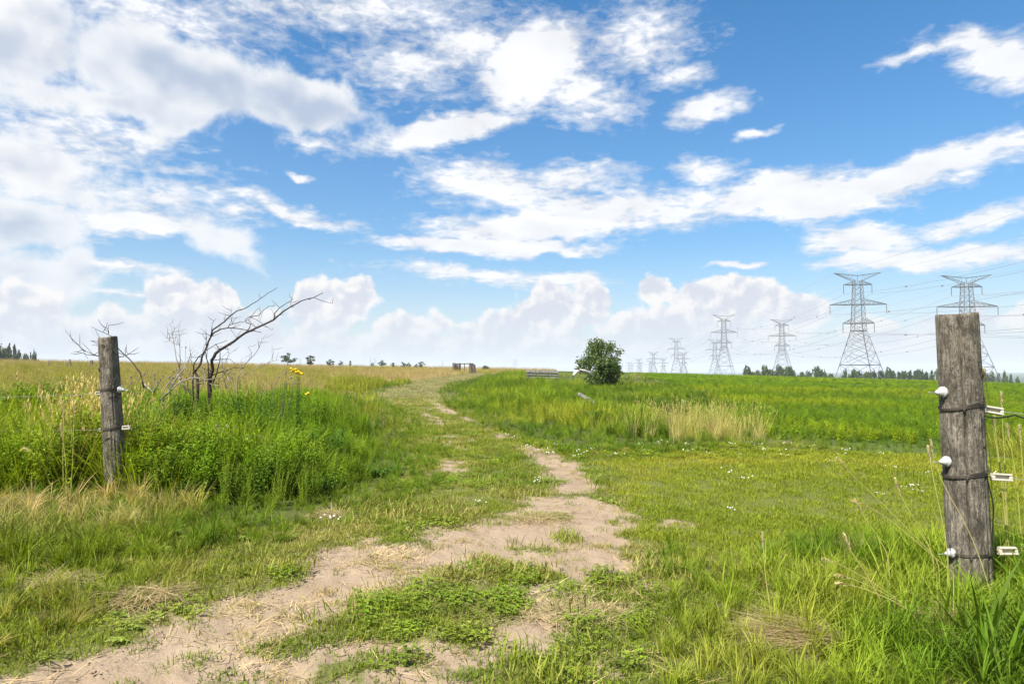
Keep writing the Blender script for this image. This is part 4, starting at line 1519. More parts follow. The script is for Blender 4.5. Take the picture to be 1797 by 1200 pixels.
# shrubs on the meadow's crest
far_sh = [(505, 18, 17), (545, 16, 15), (580, 12, 9), (598, 6, 7), (615, 5, 8), (654, 5, 5), (671, 10, 9), (689, 7, 6), (707, 8, 7), (717, 7, 6), (740, 10, 8), (731, 6, 4)]
sh_src = []
for k in range(3):
    me, cs = crown_mesh('crown', M['tree'], 1.0, .85, .15, 700, .10, 16, 200 + k, .2)
    sh_src.append((me, trunk_mesh('trunk', M['bark_tree'], cs, 1.0, .04, 210 + k)))
lab = {0: 'largest round shrub on the meadow crest', 1: 'second largest round shrub, on the crest beside the largest'}
for k, (px, w, hgt) in enumerate(far_sh):
    d = 104.0
    X = (px - 898.5) / F * d
    s = max(w, hgt) * d / F
    o = thing('shrub', lab.get(k, 'small shrub on the meadow crest, %s after the two large round ones' % ORD[max(0, k - 2)]), 'shrub', (X, d, gz(X, d) + .25), None if k < 2 else 'small shrubs on the meadow crest')
    m1, m2 = sh_src[k % 3]
    for nm, mm in (('crown', m1), ('trunk', m2)):
        c = link(nm, mm, o)
        c.scale = (w * 1.35 * d / F, w * 1.35 * d / F, (hgt + 2) * d / F)
        c.rotation_euler = (0, 0, k * 1.3)
bp = thing('brush_pile', 'low dark brush pile on the meadow beyond the timber frame', 'brush pile', ((853 - 898.5) / F * 92, 92, gz(-3.5, 92) + .25))
mb = MB()
for _ in range(90):
    a, q = U(0, 6.28), U(0, .5)
    c = Vector((q * math.cos(a), q * math.sin(a), U(0.05, .55 * (1 - q))))
    v = Vector((U(-1, 1), U(-1, 1), U(-.25, .35))).normalized() * U(.15, .4)
    mb.tube([c - v, c + v], [.018, .01], 4)
mb.build('sticks', M['bark'], bp)
me, _ = crown_mesh('leaves', M['bark'], 1.1, .45, .05, 400, .09, 14, 231)
link('leaves', me, bp)

# trees beyond the crop field
tree_src = []
for k in range(4):
    me, cs = crown_mesh('crown', M['tree'], 1.0, .80, .2, 2200, .095, 30, 300 + k, .15)
    tree_src.append((me, trunk_mesh('trunk', M['bark_tree'], cs, 1.0, .025, 310 + k)))
con_src = []
for k in range(2):
    me, cs = crown_mesh('crown', M['conifer'], .55, .9, .1, 1300, .07, 40, 320 + k, .1, True)
    con_src.append((me, trunk_mesh('trunk', M['bark_tree'], cs, 1.0, .02, 330 + k)))


def plant_tree(src, px, top, wpx, d, label, group, k):
    X = (px - 898.5) / F * d
    zt = EYE + (655 - top) / F * d
    zg = gz(X, d)
    o = thing('tree', label, 'tree', (X, d, zg), group)
    hgt = zt - zg
    w = wpx * d / F
    for nm, mm in zip(('crown', 'trunk'), src):
        c = link(nm, mm, o)
        c.scale = (w, w, hgt)
        c.rotation_euler = (0, 0, k * 1.7)
    return o


right = [(1310, 646, 18), (1327, 652, 13), (1345, 645, 18), (1354, 649, 14), (1366, 645, 18), (1380, 646, 19), (1393, 652, 10), (1406, 654, 12), (1416, 654, 11), (1430, 646, 18),
         (1443, 652, 15), (1455, 656, 12), (1482, 652, 13), (1496, 651, 15), (1508, 654, 12), (1518, 653, 14), (1532, 653, 13), (1545, 653, 14)]
for k, (px, top, w) in enumerate(right):
    plant_tree(tree_src[k % 4], px, top + 3, w * 1.7, 262 + (k * 37) % 60, '%s leafy tree of the broken row by the pylons, counted from the bush' % ORD[k], 'trees beyond the crop field', k)
wood = [(1558 + 9.5 * k, 652 + (k * 5) % 4, 15) for k in range(11)]
for k, (px, top, w) in enumerate(wood):
    plant_tree(con_src[k % 2] if k % 3 else tree_src[k % 4], px, top, w * (2.6 if k % 3 else 1.8), 275 + (k * 29) % 50, '%s dark tree of the close wood, counted towards the thick post' % ORD[k], 'trees of the dark wood', k)
for k, (px, top, w) in enumerate([(1727, 652, 18), (1740, 658, 14), (1753, 658, 9), (1762, 656, 12), (1773, 661, 9), (1785, 665, 9)]):
    plant_tree(tree_src[(k + 1) % 4], px, top, w, 280 + 9 * k, '%s scattered tree before the blue hills, counted from the thick post' % ORD[k], 'trees before the blue hills', k)
plant_tree(con_src[0], 15, 607, 30, 240, 'taller of the paired dark conifers beyond the dry meadow', None, 1)
plant_tree(con_src[1], 25, 610, 34, 243, 'shorter of the paired dark conifers beyond the dry meadow', None, 2)
plant_tree(con_src[0], 54, 622, 20, 246, 'small lone conifer apart from the conifer pair', None, 3)
for k, (px, top, w) in enumerate([(3, 619, 18), (14, 620, 16), (33, 626, 12), (48, 627, 9), (60, 626, 10)]):
    plant_tree(tree_src[k % 4], px, top, w * 1.9, 232 + 3 * k, '%s rounded light green tree by the conifers, counted towards the old posts' % ORD[k], 'round trees by the conifers', k)

# ------------------------------------------------------------------ timber things in the meadow
def plank(mb, a, b, w, th, up=(0, 0, 1), bow=0.0):
    a, b = Vector(a), Vector(b)
    d = (b - a)
    L = d.length
    d.normalize()
    n = Vector(up) - d * Vector(up).dot(d)
    n.normalize()
    s = d.cross(n)
    rot = Matrix((d, s, n)).transposed()
    k = len(mb.v)
    for i in range(4):
        t_ = i / 3
        c = a + d * (L * t_) + n * bow * math.sin(math.pi * t_)
        for sy, sz in ((-1, -1), (1, -1), (1, 1), (-1, 1)):
            e = U(-.04, .04) * w
            mb.v.append(tuple(c + s * (sy * w / 2 + e) + n * sz * th / 2))
    for i in range(3):
        for q in range(4):
            mb.f.append((k + i * 4 + q, k + i * 4 + (q + 1) % 4, k + i * 4 + 4 + (q + 1) % 4, k + i * 4 + 4 + q))
    mb.f.append((k + 3, k + 2, k + 1, k))
    mb.f.append((k + 12, k + 13, k + 14, k + 15))


d = 74.0
c0 = np.array([(815 - 898.5) / F * d, d])
zg = gz(*c0)
fr = thing('timber_frame', 'open dark timber frame with boarded ends standing by the track', 'timber frame', (c0[0], c0[1], zg))
px_m = d / F
zt = EYE + (655 - 637.5) / F * d - zg
for j in range(5):
    mb = MB()
    x_ = (-19.5 + j * 2.5) * px_m
    plank(mb, (x_, -.1 + .15 * j, -.1), (x_ + U(-.02, .02), -.1 + .15 * j, zt + U(-.04, .05)), .145, .03, (0, -1, 0))
    mb.build('board', M['barn'], fr)
for j in range(4):
    mb = MB()
    x_ = (10.5 + j * 2.6) * px_m
    plank(mb, (x_ + .10, -.15 + .12 * j, -.1), (x_ - .05, -.1 + .12 * j, zt + .05 - .05 * j), .15, .03, (0, -1, 0))
    mb.build('board', M['board'] if j == 2 else M['barn'], fr)
for sy in (0, 1):
    mb = MB()
    plank(mb, (-19 * px_m, .1 + .9 * sy, zt - .05), (15 * px_m, .05 + .9 * sy, zt - .03), .12, .09, (0, 0, 1))
    mb.build('rail', M['barn'], fr)
for x_ in (-8, -1, 8):
    mb = MB()
    plank(mb, (x_ * px_m, 1.0, -.1), (x_ * px_m, 1.0, zt - .05), .09, .07, (0, -1, 0))
    mb.build('upright', M['barn'], fr)

d = 41.0
c0 = np.array([(951 - 898.5) / F * d, d])
zg = gz(*c0)
zt = EYE + (655 - 650) / F * d - zg
pn = thing('board_panel', 'low weathered grey board panel half buried in the grass strip', 'wood panel', (c0[0], c0[1], zg))
for j in range(5):
    mb = MB()
    z_ = zt - .07 - j * .155
    plank(mb, (-.95 + U(-.05, .05), .04 * j, z_ + .03), (.95 + U(-.05, .05), .04 * j, z_ - .03), .135, .028, (0, -1, .2))
    mb.build('plank', M['board'], pn)
for x_ in (-.8, 0, .8):
    mb = MB()
    plank(mb, (x_, .22, -.15), (x_, .06, zt - .04), .09, .06, (0, -1, .2))
    mb.build('batten', M['board'], pn)

d = 32.0
lg = thing('bleached_log', 'pale bleached crooked log lying at the foot of the bush', 'log', at(1016, 655, d))
b_ = Vector(at(1016, 655, d))
mb = MB()
mb.tube([Vector(at(x_, y_, d + .2 * k)) - b_ for k, (x_, y_) in enumerate([(1007, 658), (1009, 655), (1013, 651.5), (1019, 650.5), (1026, 651), (1034, 654), (1042, 660)])],
        [.06, .085, .09, .085, .08, .07, .05], 9)
mb.build('log', M['pale'], lg, True)
mb = MB()
mb.tube([Vector(at(1008, 646.5, d + .3)) - b_, Vector(at(1014, 648, d + .4)) - b_, Vector(at(1022, 652, d + .5)) - b_], [.03, .035, .03], 7)
mb.build('snapped_branch', M['bark'], lg, True)

d = 16.5
b_ = Vector(at(1030, 700, d))
mb = MB()
plank(mb, Vector(at(1014, 690.5, d + .12)) - b_, Vector(at(1047, 709.5, d - .12)) - b_, .105, .03, (.25, -.75, .6), .01)
o = mb.build('loose_plank', M['board'])
o.location = b_
tag(o, 'short grey loose plank slanting in the yellow green grass', 'plank')

# old posts in the meadow
olds = [((84, 633), (88, 645), .07, 'leaning old field post at the open end of the row'), ((101.5, 637), (101.5, 647), .04, 'thin stub of an old field post'),
        ((117, 636), (116.5, 646), .05, 'thin stub of an old field post'), ((122, 630.5), (124.5, 644), .085, 'thickest tilted old post of the field row'),
        ((158.5, 632.5), (159, 644), .07, 'old field post, one of a close pair'), ((161.5, 632), (162, 644), .08, 'old field post, one of a close pair'),
        ((26, 636), (26.5, 647), .03, 'thin iron stake standing alone in the dry meadow')]
for k, (a_, b_2, r_, lab_) in enumerate(olds):
    d = 58.0
    p1, pf = Vector(at(*a_, d)), Vector(at(*b_2, d))
    dirn = (p1 - pf).normalized()
    p0 = pf - dirn * ((pf.z - gz(pf.x, pf.y) + .2) / dirn.z)
    mb = MB()
    pts = [p0 + (p1 - p0) * t_ for t_ in (0, .3, .6, .9, 1)]
    mb.tube([q - p0 for q in pts], [r_ * 1.05, r_, r_ * .97, r_ * .92, r_ * .8], 9)
    o = mb.build('field_post', M['post'], None, True)
    o.location = p0
    tag(o, lab_, 'post', 'old posts in the meadow' if 'stub' in lab_ or 'pair' in lab_ else None)


# ------------------------------------------------------------------ pylons and lines
def lattice_faces(mb, zs, ws, r):
    """Cross bracing on the four faces between the levels."""
    for (z0, w0), (z1, w1) in zip(zip(zs[:-1], ws[:-1]), zip(zs[1:], ws[1:])):
        for q in range(4):
            c0, s0_ = [(-1, -1), (1, -1), (1, 1), (-1, 1)][q], [(-1, -1), (1, -1), (1, 1), (-1, 1)][(q + 1) % 4]
            mb.bar((c0[0] * w0, c0[1] * w0, z0), (s0_[0] * w1, s0_[1] * w1, z1), r)
            mb.bar((s0_[0] * w0, s0_[1] * w0, z0), (c0[0] * w1, c0[1] * w1, z1), r)


HT = 56.0


def hw(z):
    return 10.7 + (2.45 - 10.7) * z / 31.8 if z < 31.8 else 2.45 + (1.45 - 2.45) * (z - 31.8) / (52.9 - 31.8)


ARMS = [(51.0, 5.7, 1.5), (42.7, 11.4, 2.2), (34.9, 6.3, 2.0)]
INS = 3.9


def pylon_parts(fat=1.0):
    out = []
    lg_ = MB()
    for sx in (-1, 1):
        for sy in (-1, 1):
            lg_.tube([(sx * hw(z), sy * hw(z), z) for z in (0, 17.6, 31.8, 52.9)], .17 * fat, 4, False)
    zl = [0, 9.5, 17.6, 22.5, 26, 29, 31.8]
    lattice_faces(lg_, zl, [hw(z) for z in zl], .08 * fat)
    zu = list(np.linspace(31.8, 52.9, 10))
    lattice_faces(lg_, zu, [hw(z) for z in zu], .075 * fat)
    for z in (17.6, 31.8, 34.9, 42.7, 51.0):
        w = hw(z)
        for q in range(4):
            a_, b_2 = [(-1, -1), (1, -1), (1, 1), (-1, 1)][q], [(-1, -1), (1, -1), (1, 1), (-1, 1)][(q + 1) % 4]
            lg_.bar((a_[0] * w, a_[1] * w, z), (b_2[0] * w, b_2[1] * w, z), .14 * fat)
    out.append(('tower_body', lg_, M['steel'], None))
    cr = MB()
    for sx in (-1, 1):
        for sy in (-1, 1):
            cr.bar((sx * 1.45, sy * 1.45, 52.6), (sx * 9.4, sy * .25, 56), .15 * fat)
            cr.bar((0, sy * .9, 54.8), (sx * 9.4, sy * .25, 56), .09 * fat)
        for q in range(5):
            x0, x1 = 1.45 + 7.5 * q / 5, 1.45 + 7.5 * (q + .5) / 5
            z0 = 52.6 + (x0 - 1.45) / 7.95 * 3.4
            z1 = 54.8 + 1.2 * x1 / 9.4
            cr.bar((sx * x0, 0, z0), (sx * x1, 0, z1), .07 * fat)
            x2 = x1 + .75
            cr.bar((sx * x1, 0, z1), (sx * x2, 0, 52.6 + (x2 - 1.45) / 7.95 * 3.4), .07 * fat)
    cr.bar((0, 0, 52.6), (0, 0, 54.8), .1 * fat)
    out.append(('crown', cr, M['steel'], None))
    for z, L, pk in ARMS:
        w = hw(z)
        for sx in (-1, 1):
            am = MB()
            for sy in (-1, 1):
                am.bar((sx * w, sy * w, z), (sx * L, 0, z), .14 * fat)
                am.bar((sx * w, sy * w, z + pk), (sx * L, 0, z + .1), .12 * fat)
                n = 5 if L > 9 else 3
                for q in range(n):
                    f0, f1 = q / n, (q + .5) / n
                    xa, xb = w + (L - w) * f0, w + (L - w) * f1
                    ya, yb = w * (1 - f0), w * (1 - f1)
                    am.bar((sx * xa, sy * ya, z), (sx * xb, sy * yb, z + pk * (1 - f1)), .07 * fat)
                    f2 = (q + 1) / n
                    am.bar((sx * xb, sy * yb, z + pk * (1 - f1)), (sx * (w + (L - w) * f2), sy * w * (1 - f2), z), .07 * fat)
            out.append(('cross_arm', am, M['steel'], None))
            im = MB()
            im.tube([(sx * L, 0, z), (sx * L, 0, z - .5), (sx * L, 0, z - INS + .2), (sx * L, 0, z - INS)], [.06 * fat, .13 * fat, .13 * fat, .22 * fat], 6)
            out.append(('insulator', im, M['glass'], None))
    return out


pm = [(nm, mb.mesh(nm, mt), nm) for nm, mb, mt, _ in pylon_parts(1.0)]
whole = MB()
for nm, mb, mt, _ in pylon_parts(1.7):
    whole.add(mb.v, mb.f)
whole_me = whole.mesh('lattice_pylon', M['steel'])
LINE_A = [(1508, 290, 478), (1271, 600, 552), (1187, 900, 593), (1146.7, 1210, 617.6), (1121, 1520, 629), (1104, 1830, 635)]
LINE_B = [(1700, 275, 482), (1373, 586, 560), (1254.5, 890, 595), (1199.6, 1195, 617.6), (1164, 1500, 628), (1140.5, 1800, 632), (1124, 2100, 635), (1109, 2400, 637)]
where = {(0, 0): 'big lattice pylon rising above the broken tree row in the field', (1, 0): 'big lattice pylon partly hidden by the thick fence post',
         (0, 1): 'second pylon of the line that starts at the tree row', (1, 1): 'second pylon of the line that passes behind the thick post'}


def plab(li, k):
    return '%s pylon along the line that %s' % (ORD[k], ['starts at the broken tree row', 'passes behind the thick post'][li])


for li, line in enumerate((LINE_A, LINE_B)):
    tops = []
    for k, (px, d, top) in enumerate(line):
        X = (px - 898.5) / F * d
        zt = EYE + (655 - top) / F * d
        zg = gz(X, d) - .3
        s = (zt - zg) / HT
        if k < 3:
            o = thing('lattice_pylon', where.get((li, k), plab(li, k)), 'pylon', (X, d, zg), 'lattice pylons')
            for nm, me, _ in pm:
                c = link(nm, me, o)
        else:
            o = link('lattice_pylon', whole_me)
            o.location = (X, d, zg)
            tag(o, plab(li, k), 'pylon', 'lattice pylons')
        o.rotation_euler = (0, 0, R(-8))
        o.scale = (1, 1, s)
        if k >= 3:
            o.scale = (1, 1, s)
        tops.append((X, d, zg, s))
    X, d, zg, s = tops[0]
    X2, d2, _, _ = tops[1]
    tops.insert(0, (X - (X2 - X), d - (d2 - d), gz(X - (X2 - X), d - (d2 - d)) - 8, s * 1.0))
    spots = [(sx * L, z - INS) for z, L, _ in ARMS for sx in (-1, 1)] + [(-9.3, 55.9), (9.3, 55.9)]
    rowname = ['topmost', 'topmost', 'middle', 'middle', 'lowest', 'lowest', 'earth', 'earth']
    for q, (lx, lz) in enumerate(spots):
        pts = []
        for i in range(min(4, len(tops) - 1)):
            def pt(T):
                return np.array([T[0] + lx * math.cos(R(-8)), T[1] + lx * math.sin(R(-8)), T[2] + lz * T[3]])
            seg = sag_line(pt(tops[i]), pt(tops[i + 1]), 7.5 if q < 6 else 5.0, 22)
            pts += seg if i == 0 else seg[1:]
        mb = MB()
        base = Vector(pts[21])
        mb.tube([Vector(p) - base for p in pts], .055 if q < 6 else .035, 3, False)
        o = mb.build('power_line', M['conductor'])
        o.location = base
        tag(o, '%s wire, %s side of the line %s' % (rowname[q], ['inner', 'outer'][(q + li + 1) % 2], ['starting at the broken tree row', 'passing behind the thick post'][li]), 'power line', 'power lines between the pylons')
        if q < 6:
            for ii in (5, 11, 17, 26, 31, 36, 40):
                ms = MB()
                c = Vector(pts[ii]) - base
                ms.box(c, (.55, .35, .55))
                ms.build('spacer', M['conductor'], o)
for k, (px, top, d) in enumerate([(527, 628, 2600), (650, 628, 2600), (658, 628.5, 2700), (777, 631.5, 2600), (902, 631, 2400), (906, 631, 2500), (424, 628, 2600), (391, 629, 2700)]):
    X = (px - 898.5) / F * d
    o = link('lattice_pylon', whole_me)
    zt = EYE + (655 - top) / F * d
    zg = gz(X, d) - .3
    o.location = (X, d, zg)
    o.scale = (.45, .45, (zt - zg) / HT)
    tag(o, 'tiny far pylon on the skyline of the dry meadow', 'pylon', 'far pylons on the meadow skyline')
d = 900.0
X = (325.5 - 898.5) / F * d
zg = gz(X, d)
zt = EYE + (655 - 596) / F * d
ms = thing('radio_mast', 'slender grey radio mast far behind the dead sapling', 'mast', (X, d, zg))
mb = MB()
for q in range(3):
    a_ = q * 2.094
    mb.tube([(.5 * math.cos(a_), .5 * math.sin(a_), z) for z in np.linspace(0, zt - zg - 8, 12)], .10, 3, False)
zz = np.linspace(0, zt - zg - 8, 40)
for i in range(39):
    a_ = (i % 3) * 2.094
    mb.bar((.5 * math.cos(a_), .5 * math.sin(a_), zz[i]), (.5 * math.cos(a_ + 2.094), .5 * math.sin(a_ + 2.094), zz[i + 1]), .06)
mb.build('mast_lattice', M['steel'], ms)
mb = MB()
mb.tube([(0, 0, zt - zg - 9), (0, 0, zt - zg)], [.14, .08], 5)
mb.build('whip_antenna', M['steel'], ms)
for q in range(3):
    mb = MB()
    a_ = q * 2.094 + .5
    mb.box((1.1 * math.cos(a_), 1.1 * math.sin(a_), zt - zg - 10.5), (.5, .5, 2.6))
    mb.bar((0, 0, zt - zg - 10.5), (1.1 * math.cos(a_), 1.1 * math.sin(a_), zt - zg - 10.5), .08)
    mb.build('panel_antenna', M['steel'], ms)


# ------------------------------------------------------------------ single plants
def big_weed(px, py_top, d, w, mat, label, seed, stems=14, ll=.15, lw=.035, nl=40, name='leafy_weed', heads=0):
    random.seed(seed)
    q = at(px, py_top, d)
    g0 = gz(q[0], q[1])
    hgt = q[2] - g0
    t_ = thing(name, label, 'weed', (q[0], q[1], g0))
    st, lf = MB(), MB()
    for k in range(stems):
        r_, a_ = w / 2 * math.sqrt(random.random()), U(0, 6.283)
        bx, by = r_ * .45 * math.cos(a_), r_ * .45 * math.sin(a_)
        ex, ey = r_ * math.cos(a_), r_ * math.sin(a_)
        h_ = hgt * U(.72, 1.0)
        pts = [Vector((bx + (ex - bx) * s * s, by + (ey - by) * s * s, h_ * s - .03)) for s in (0, .3, .6, .85, 1)]
        st.tube(pts, [.006, .0055, .0045, .003, .002], 4, False)
        for i in range(nl):
            s = .12 + .88 * (i + random.random()) / nl
            c = Vector((bx + (ex - bx) * s * s, by + (ey - by) * s * s, h_ * s - .03))
            a2 = i * 2.4 + U(-.4, .4)
            sc_ = (1.05 - .5 * s) * U(.75, 1.2)
            leaf(lf, c, (math.cos(a2), math.sin(a2), U(.2, .9)), ll * sc_, lw * sc_, U(.1, .35))
    st.build('stems', mat, t_)
    lf.build('leaves', mat, t_)
    return t_, hgt


big_weed(258, 692, 6.7, .58, M['lime'], 'bright lime green leafy weed growing beside the tilted post', 11, 22, .13, .03, 44)
big_weed(228, 760, 6.1, .34, M['lime'], 'low lime green weed pressed against the tilted post', 12, 10, .13, .03, 30)
big_weed(128, 655, 10.6, .75, M['golden'], 'tall dense green weed clump before the old field posts', 13, 24, .16, .035, 46)
big_weed(62, 662, 10.4, .6, M['golden'], 'medium green weed clump between two taller ones in the grass', 14, 18, .16, .035, 42)
big_weed(14, 668, 10.0, .6, M['golden'], 'dark green weed clump farthest out along the fence wire', 15, 18, .16, .035, 42)
big_weed(330, 830, 5.9, .5, M['golden'], 'fine leaved dark green weed at the front edge of the bank', 16, 16, .11, .022, 46)
big_weed(545, 830, 6.1, .55, M['golden'], 'rounded green weed with pale blossoms at the bank\'s foot', 17, 16, .11, .03, 40)
big_weed(560, 745, 7.6, .7, M['golden'], 'dark bushy weed halfway up the bank towards the track', 18, 20, .15, .035, 40)
big_weed(670, 815, 7.2, .45, M['golden'], 'low dark weed clump at the track edge of the bank', 19, 12, .10, .04, 26)
big_weed(325, 676, 8.9, .7, M['golden'], 'green weed thicket hiding the foot of the dead sapling', 22, 18, .14, .035, 36)
big_weed(385, 680, 8.9, .7, M['lime'], 'light green weed thicket hiding the foot of the dead tree', 23, 18, .14, .035, 36)
big_weed(450, 678, 8.7, .8, M['golden'], 'green weed thicket between dead tree and ragwort', 24, 20, .14, .035, 36)
big_weed(1180, 700, 14.5, 1.1, M['golden'], 'dark green weed clump in the strip beside the bleached grass', 20, 22, .18, .05, 40)
big_weed(1050, 715, 13.5, .8, M['golden'], 'small dark weed clump below the loose plank', 21, 14, .16, .045, 32)

for k, (px, py, d, w, lab_) in enumerate([(300, 648, 9.0, .5, 'grey thistle with faded heads in front of the dead tree'), (400, 745, 7.2, .32, 'grey leaved thistle with pale heads in the middle of the bank'),
                                          (492, 655, 9.4, .45, 'thistle with faded pink heads beside the yellow flowers'), (440, 765, 6.9, .22, 'small thistle with a pink flower on the bank'),
                                          (250, 660, 8.6, .4, 'dry grey thistle between the tilted post and dead sapling')]):
    t_, hgt = big_weed(px, py + 4, d, w, M['grey_leaf'], lab_, 40 + k, 9, .09, .02, 22, 'thistle')
    random.seed(60 + k)
    for q in range(7):
        mb = MB()
        a_, r_ = U(0, 6.28), w / 2 * math.sqrt(random.random())
        z_ = hgt * U(.86, 1.05)
        mb.lathe([(.006, z_ - .014), (.013, z_ - .006), (.010, z_ + .003), (.016, z_ + .014), (.012, z_ + .018)], 7, Matrix.Translation((r_ * math.cos(a_), r_ * math.sin(a_), 0)))
        mb.build('flower_head', M['pink'], t_)
t_, hgt = big_weed(520, 650, 8.1, .26, M['golden'], 'ragwort plant topped by bright yellow flowers', 70, 8, .10, .025, 26, 'ragwort')
b_ = Vector(t_.location)
for k, (px, py) in enumerate([(511, 655), (514, 657.5), (517, 659), (520, 661), (523, 663), (527, 662.5), (530, 664), (513, 660), (524, 660), (519, 656.5), (541, 698), (538, 700)]):
    mb = MB()
    c = Vector(at(px, py - 7, 8.05 + .05 * (k % 3))) - b_
    for q in range(9):
        a_ = q * .698
        leaf(mb, c, (math.cos(a_), math.sin(a_), .35), .034, .016, .1)
    mb.lathe([(.010, c.z - .006), (.019, c.z + .004), (.015, c.z + .016), (.005, c.z + .022)], 7, Matrix.Translation((c.x, c.y, 0)))
    mb.build('flower', M['yellow'], t_)


# ripe grass stalks standing out singly
def grass_stalk(pts, d, label, group, head=0.28, r=.0026):
    P_ = [Vector(at(px, py, d)) for px, py in pts]
    g0 = P_[0]
    zg = gz(g0.x, g0.y)
    foot = Vector((g0.x + U(-.02, .02), g0.y + .02, zg - .01))
    P_ = [foot] + P_ if g0.z > zg + .03 else P_
    fine = []
    for i in range(len(P_) - 1):
        for s in np.linspace(0, 1, 6, endpoint=False):
            fine.append(P_[i].lerp(P_[i + 1], s))
    fine.append(P_[-1])
    for _ in range(4):
        fine = [fine[0]] + [(fine[i - 1] + fine[i] * 2 + fine[i + 1]) / 4 for i in range(1, len(fine) - 1)] + [fine[-1]]
    t_ = thing('grass_stalk', label, 'grass stalk', foot, group)
    n = len(fine)
    mb = MB()
    mb.tube([p - foot for p in fine], [r * (1.2 - .7 * i / n) for i in range(n)], 4, False)
    mb.build('stem', M['stalk'], t_)
    tip = fine[-1] - foot
    acc, i = 0, n - 1
    sm = MB()
    want = head * d / 3.5 * .3
    while i > 0 and acc < want:
        a_, b_2 = fine[i] - foot, fine[i - 1] - foot
        seg = (a_ - b_2).length
        m_ = max(2, int(seg / .0035))
        for q in range(m_):
            c = a_.lerp(b_2, q / m_)
            f_ = (acc + seg * q / m_) / want
            fat = math.sin(math.pi * min(1, .12 + .85 * f_)) * .018 * (d / 3.5)
            dirv = (a_ - b_2).normalized()
            for _ in range(2):
                side_ = Vector((U(-1, 1), U(-1, 1), U(-1, 1)))
                side_ = (side_ - dirv * side_.dot(dirv)).normalized()
                leaf(sm, c, dirv * 1.3 + side_ * .55, .012 + fat * .8, .004 + fat * .22, 0)
        acc += seg
        i -= 1
    sm.build('seed_head', M['seed'], t_)


random.seed(99)
lean_ = 'ripe grass stalk with pale seed head arching over the lawn before the thick post'
for pts, d in [([(1650, 985), (1610, 945), (1540, 875), (1490, 828), (1472, 806)], 3.45), ([(1690, 1020), (1620, 960), (1560, 910), (1520, 886), (1497, 878)], 3.4),
               ([(1640, 985), (1625, 945), (1598, 900), (1578, 865), (1571, 842)], 3.5), ([(1560, 975), (1540, 940), (1515, 905), (1500, 878)], 3.5),
               ([(1745, 1060), (1715, 965), (1690, 910), (1655, 850), (1637, 800), (1633, 774)], 3.3), ([(1665, 985), (1655, 920), (1640, 850), (1628, 785)], 3.4),
               ([(1550, 1060), (1520, 1005), (1492, 965), (1481, 938)], 3.3), ([(1600, 1070), (1545, 1030), (1480, 992), (1445, 980)], 3.1),
               ([(1610, 1075), (1560, 1045), (1505, 1018), (1468, 1008)], 3.05), ([(1610, 1080), (1565, 1052), (1510, 1030), (1470, 1022)], 3.0)]:
    grass_stalk(pts, d, lean_, 'stalks arching before the thick post')
grass_stalk([(1360, 1100), (1350, 1060), (1342, 1000), (1338, 938)], 3.2, 'lone dry grass stalk standing in the long grass away from the post', None, .25)
up_ = 'upright ripe grass stalk with pale seed head between the thick post and the fence wires'
for pts in [[(1770, 1000), (1760, 860), (1745, 760), (1726, 648)], [(1765, 980), (1766, 850), (1760, 760), (1757, 690)], [(1795, 980), (1785, 850), (1775, 790), (1767, 745)],
            [(1800, 980), (1797, 850), (1793, 800), (1789, 748)], [(1745, 960), (1738, 800), (1729, 740), (1726, 692)], [(1772, 980), (1766, 880), (1752, 800), (1744, 728)]]:
    grass_stalk(pts, 3.95, up_, 'stalks beside the thick post')
for pts in [[(112, 880), (110, 800), (112, 720), (111, 705)], [(124, 880), (128, 790), (130, 730), (132, 705)], [(118, 885), (115, 800), (106, 745)], [(100, 880), (75, 815), (45, 786), (38, 790)]]:
    grass_stalk(pts, 5.8, 'bleached grass stalk standing in the straw before the tilted post', 'bleached stalks by the tilted post')


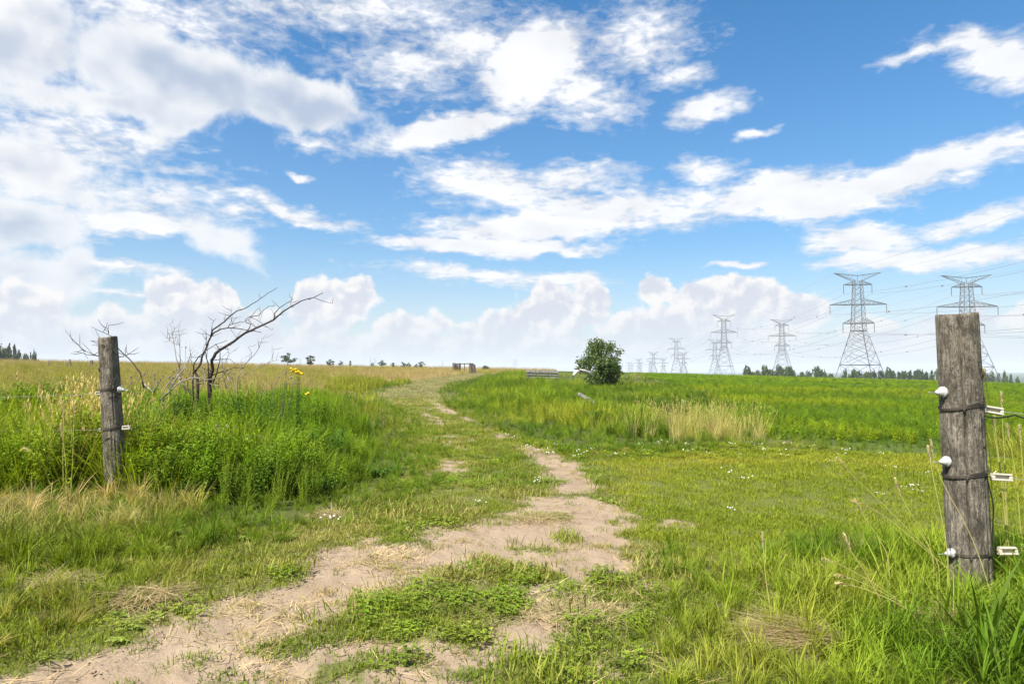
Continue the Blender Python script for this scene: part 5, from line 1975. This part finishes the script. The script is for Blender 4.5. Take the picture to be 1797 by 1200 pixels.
# heaps of cut straw
def straw_heap(px, py, w, h, n, label, fan=None, seed=0):
    random.seed(seed)
    q = ground_at(px, py)
    zg = gz(*q)
    mb = MB()
    for _ in range(int(n * 1.8)):
        a_, r_ = U(0, 6.283), w * .5 * math.sqrt(random.random())
        z_ = h * max(0, 1 - (2 * r_ / w) ** 2) * random.random() + .004
        yaw = (fan + random.gauss(0, .45)) if fan is not None else U(0, 6.283)
        blade(mb, (r_ * math.cos(a_), r_ * .7 * math.sin(a_), z_), yaw, U(1.38, 1.62), U(.10, .26) * (1.5 if fan is not None else 1), U(.0015, .0032), U(-.1, .5), 4)
    o = mb.build('straw_heap', M['strawm'])
    o.location = (q[0], q[1], zg)
    tag(o, label, 'straw')


for k, (px, py, w, h, n, lab_, fan) in enumerate([
        (255, 1052, .34, .07, 330, 'small straw heap at the edge of the bare rut', None), (100, 1030, .30, .06, 260, 'straw heap between green tufts on the rough verge', None),
        (30, 890, .9, .10, 700, 'wide mat of cut straw below the standing straw', None), (205, 915, .30, .06, 230, 'thin straw patch in front of the tilted post', None),
        (575, 905, .30, .04, 170, 'faint straw wisp at the foot of the weed bank', None), (1430, 1125, .36, .08, 420, 'fanned straw bundle lying in the long grass', 2.6),
        (1560, 975, .55, .10, 650, 'matted straw at the lawn edge before the thick post', 2.9), (945, 910, .45, .03, 240, 'flattened straw strewn over the bare crossing of the ruts', None),
        (990, 1075, .55, .02, 200, 'thin straw scattered on the bare middle strip', None), (1710, 1130, .30, .16, 260, 'dry straw tangle leaning in the grass beneath the thick post', 2.2)]):
    straw_heap(px, py, w, h, n, lab_, fan, 400 + k)


# ------------------------------------------------------------------ the air
hz = MB()
hz.box((0, 3300, 34.0), (13000, 9000, 108))
m = bpy.data.materials.new('air')
m.use_nodes = True
m.node_tree.nodes.clear()
gh = G(m.node_tree)
vol = gh.node('ShaderNodeVolumePrincipled', {'Color': (0.86, 0.91, 1.0), 'Density': 0.00022, 'Anisotropy': 0.0})
gh.node('ShaderNodeOutputMaterial', {'Volume': vol.outputs[0]})
tag(hz.build('haze', m), 'pale summer haze lying over the distant fields', 'haze', kind='stuff')
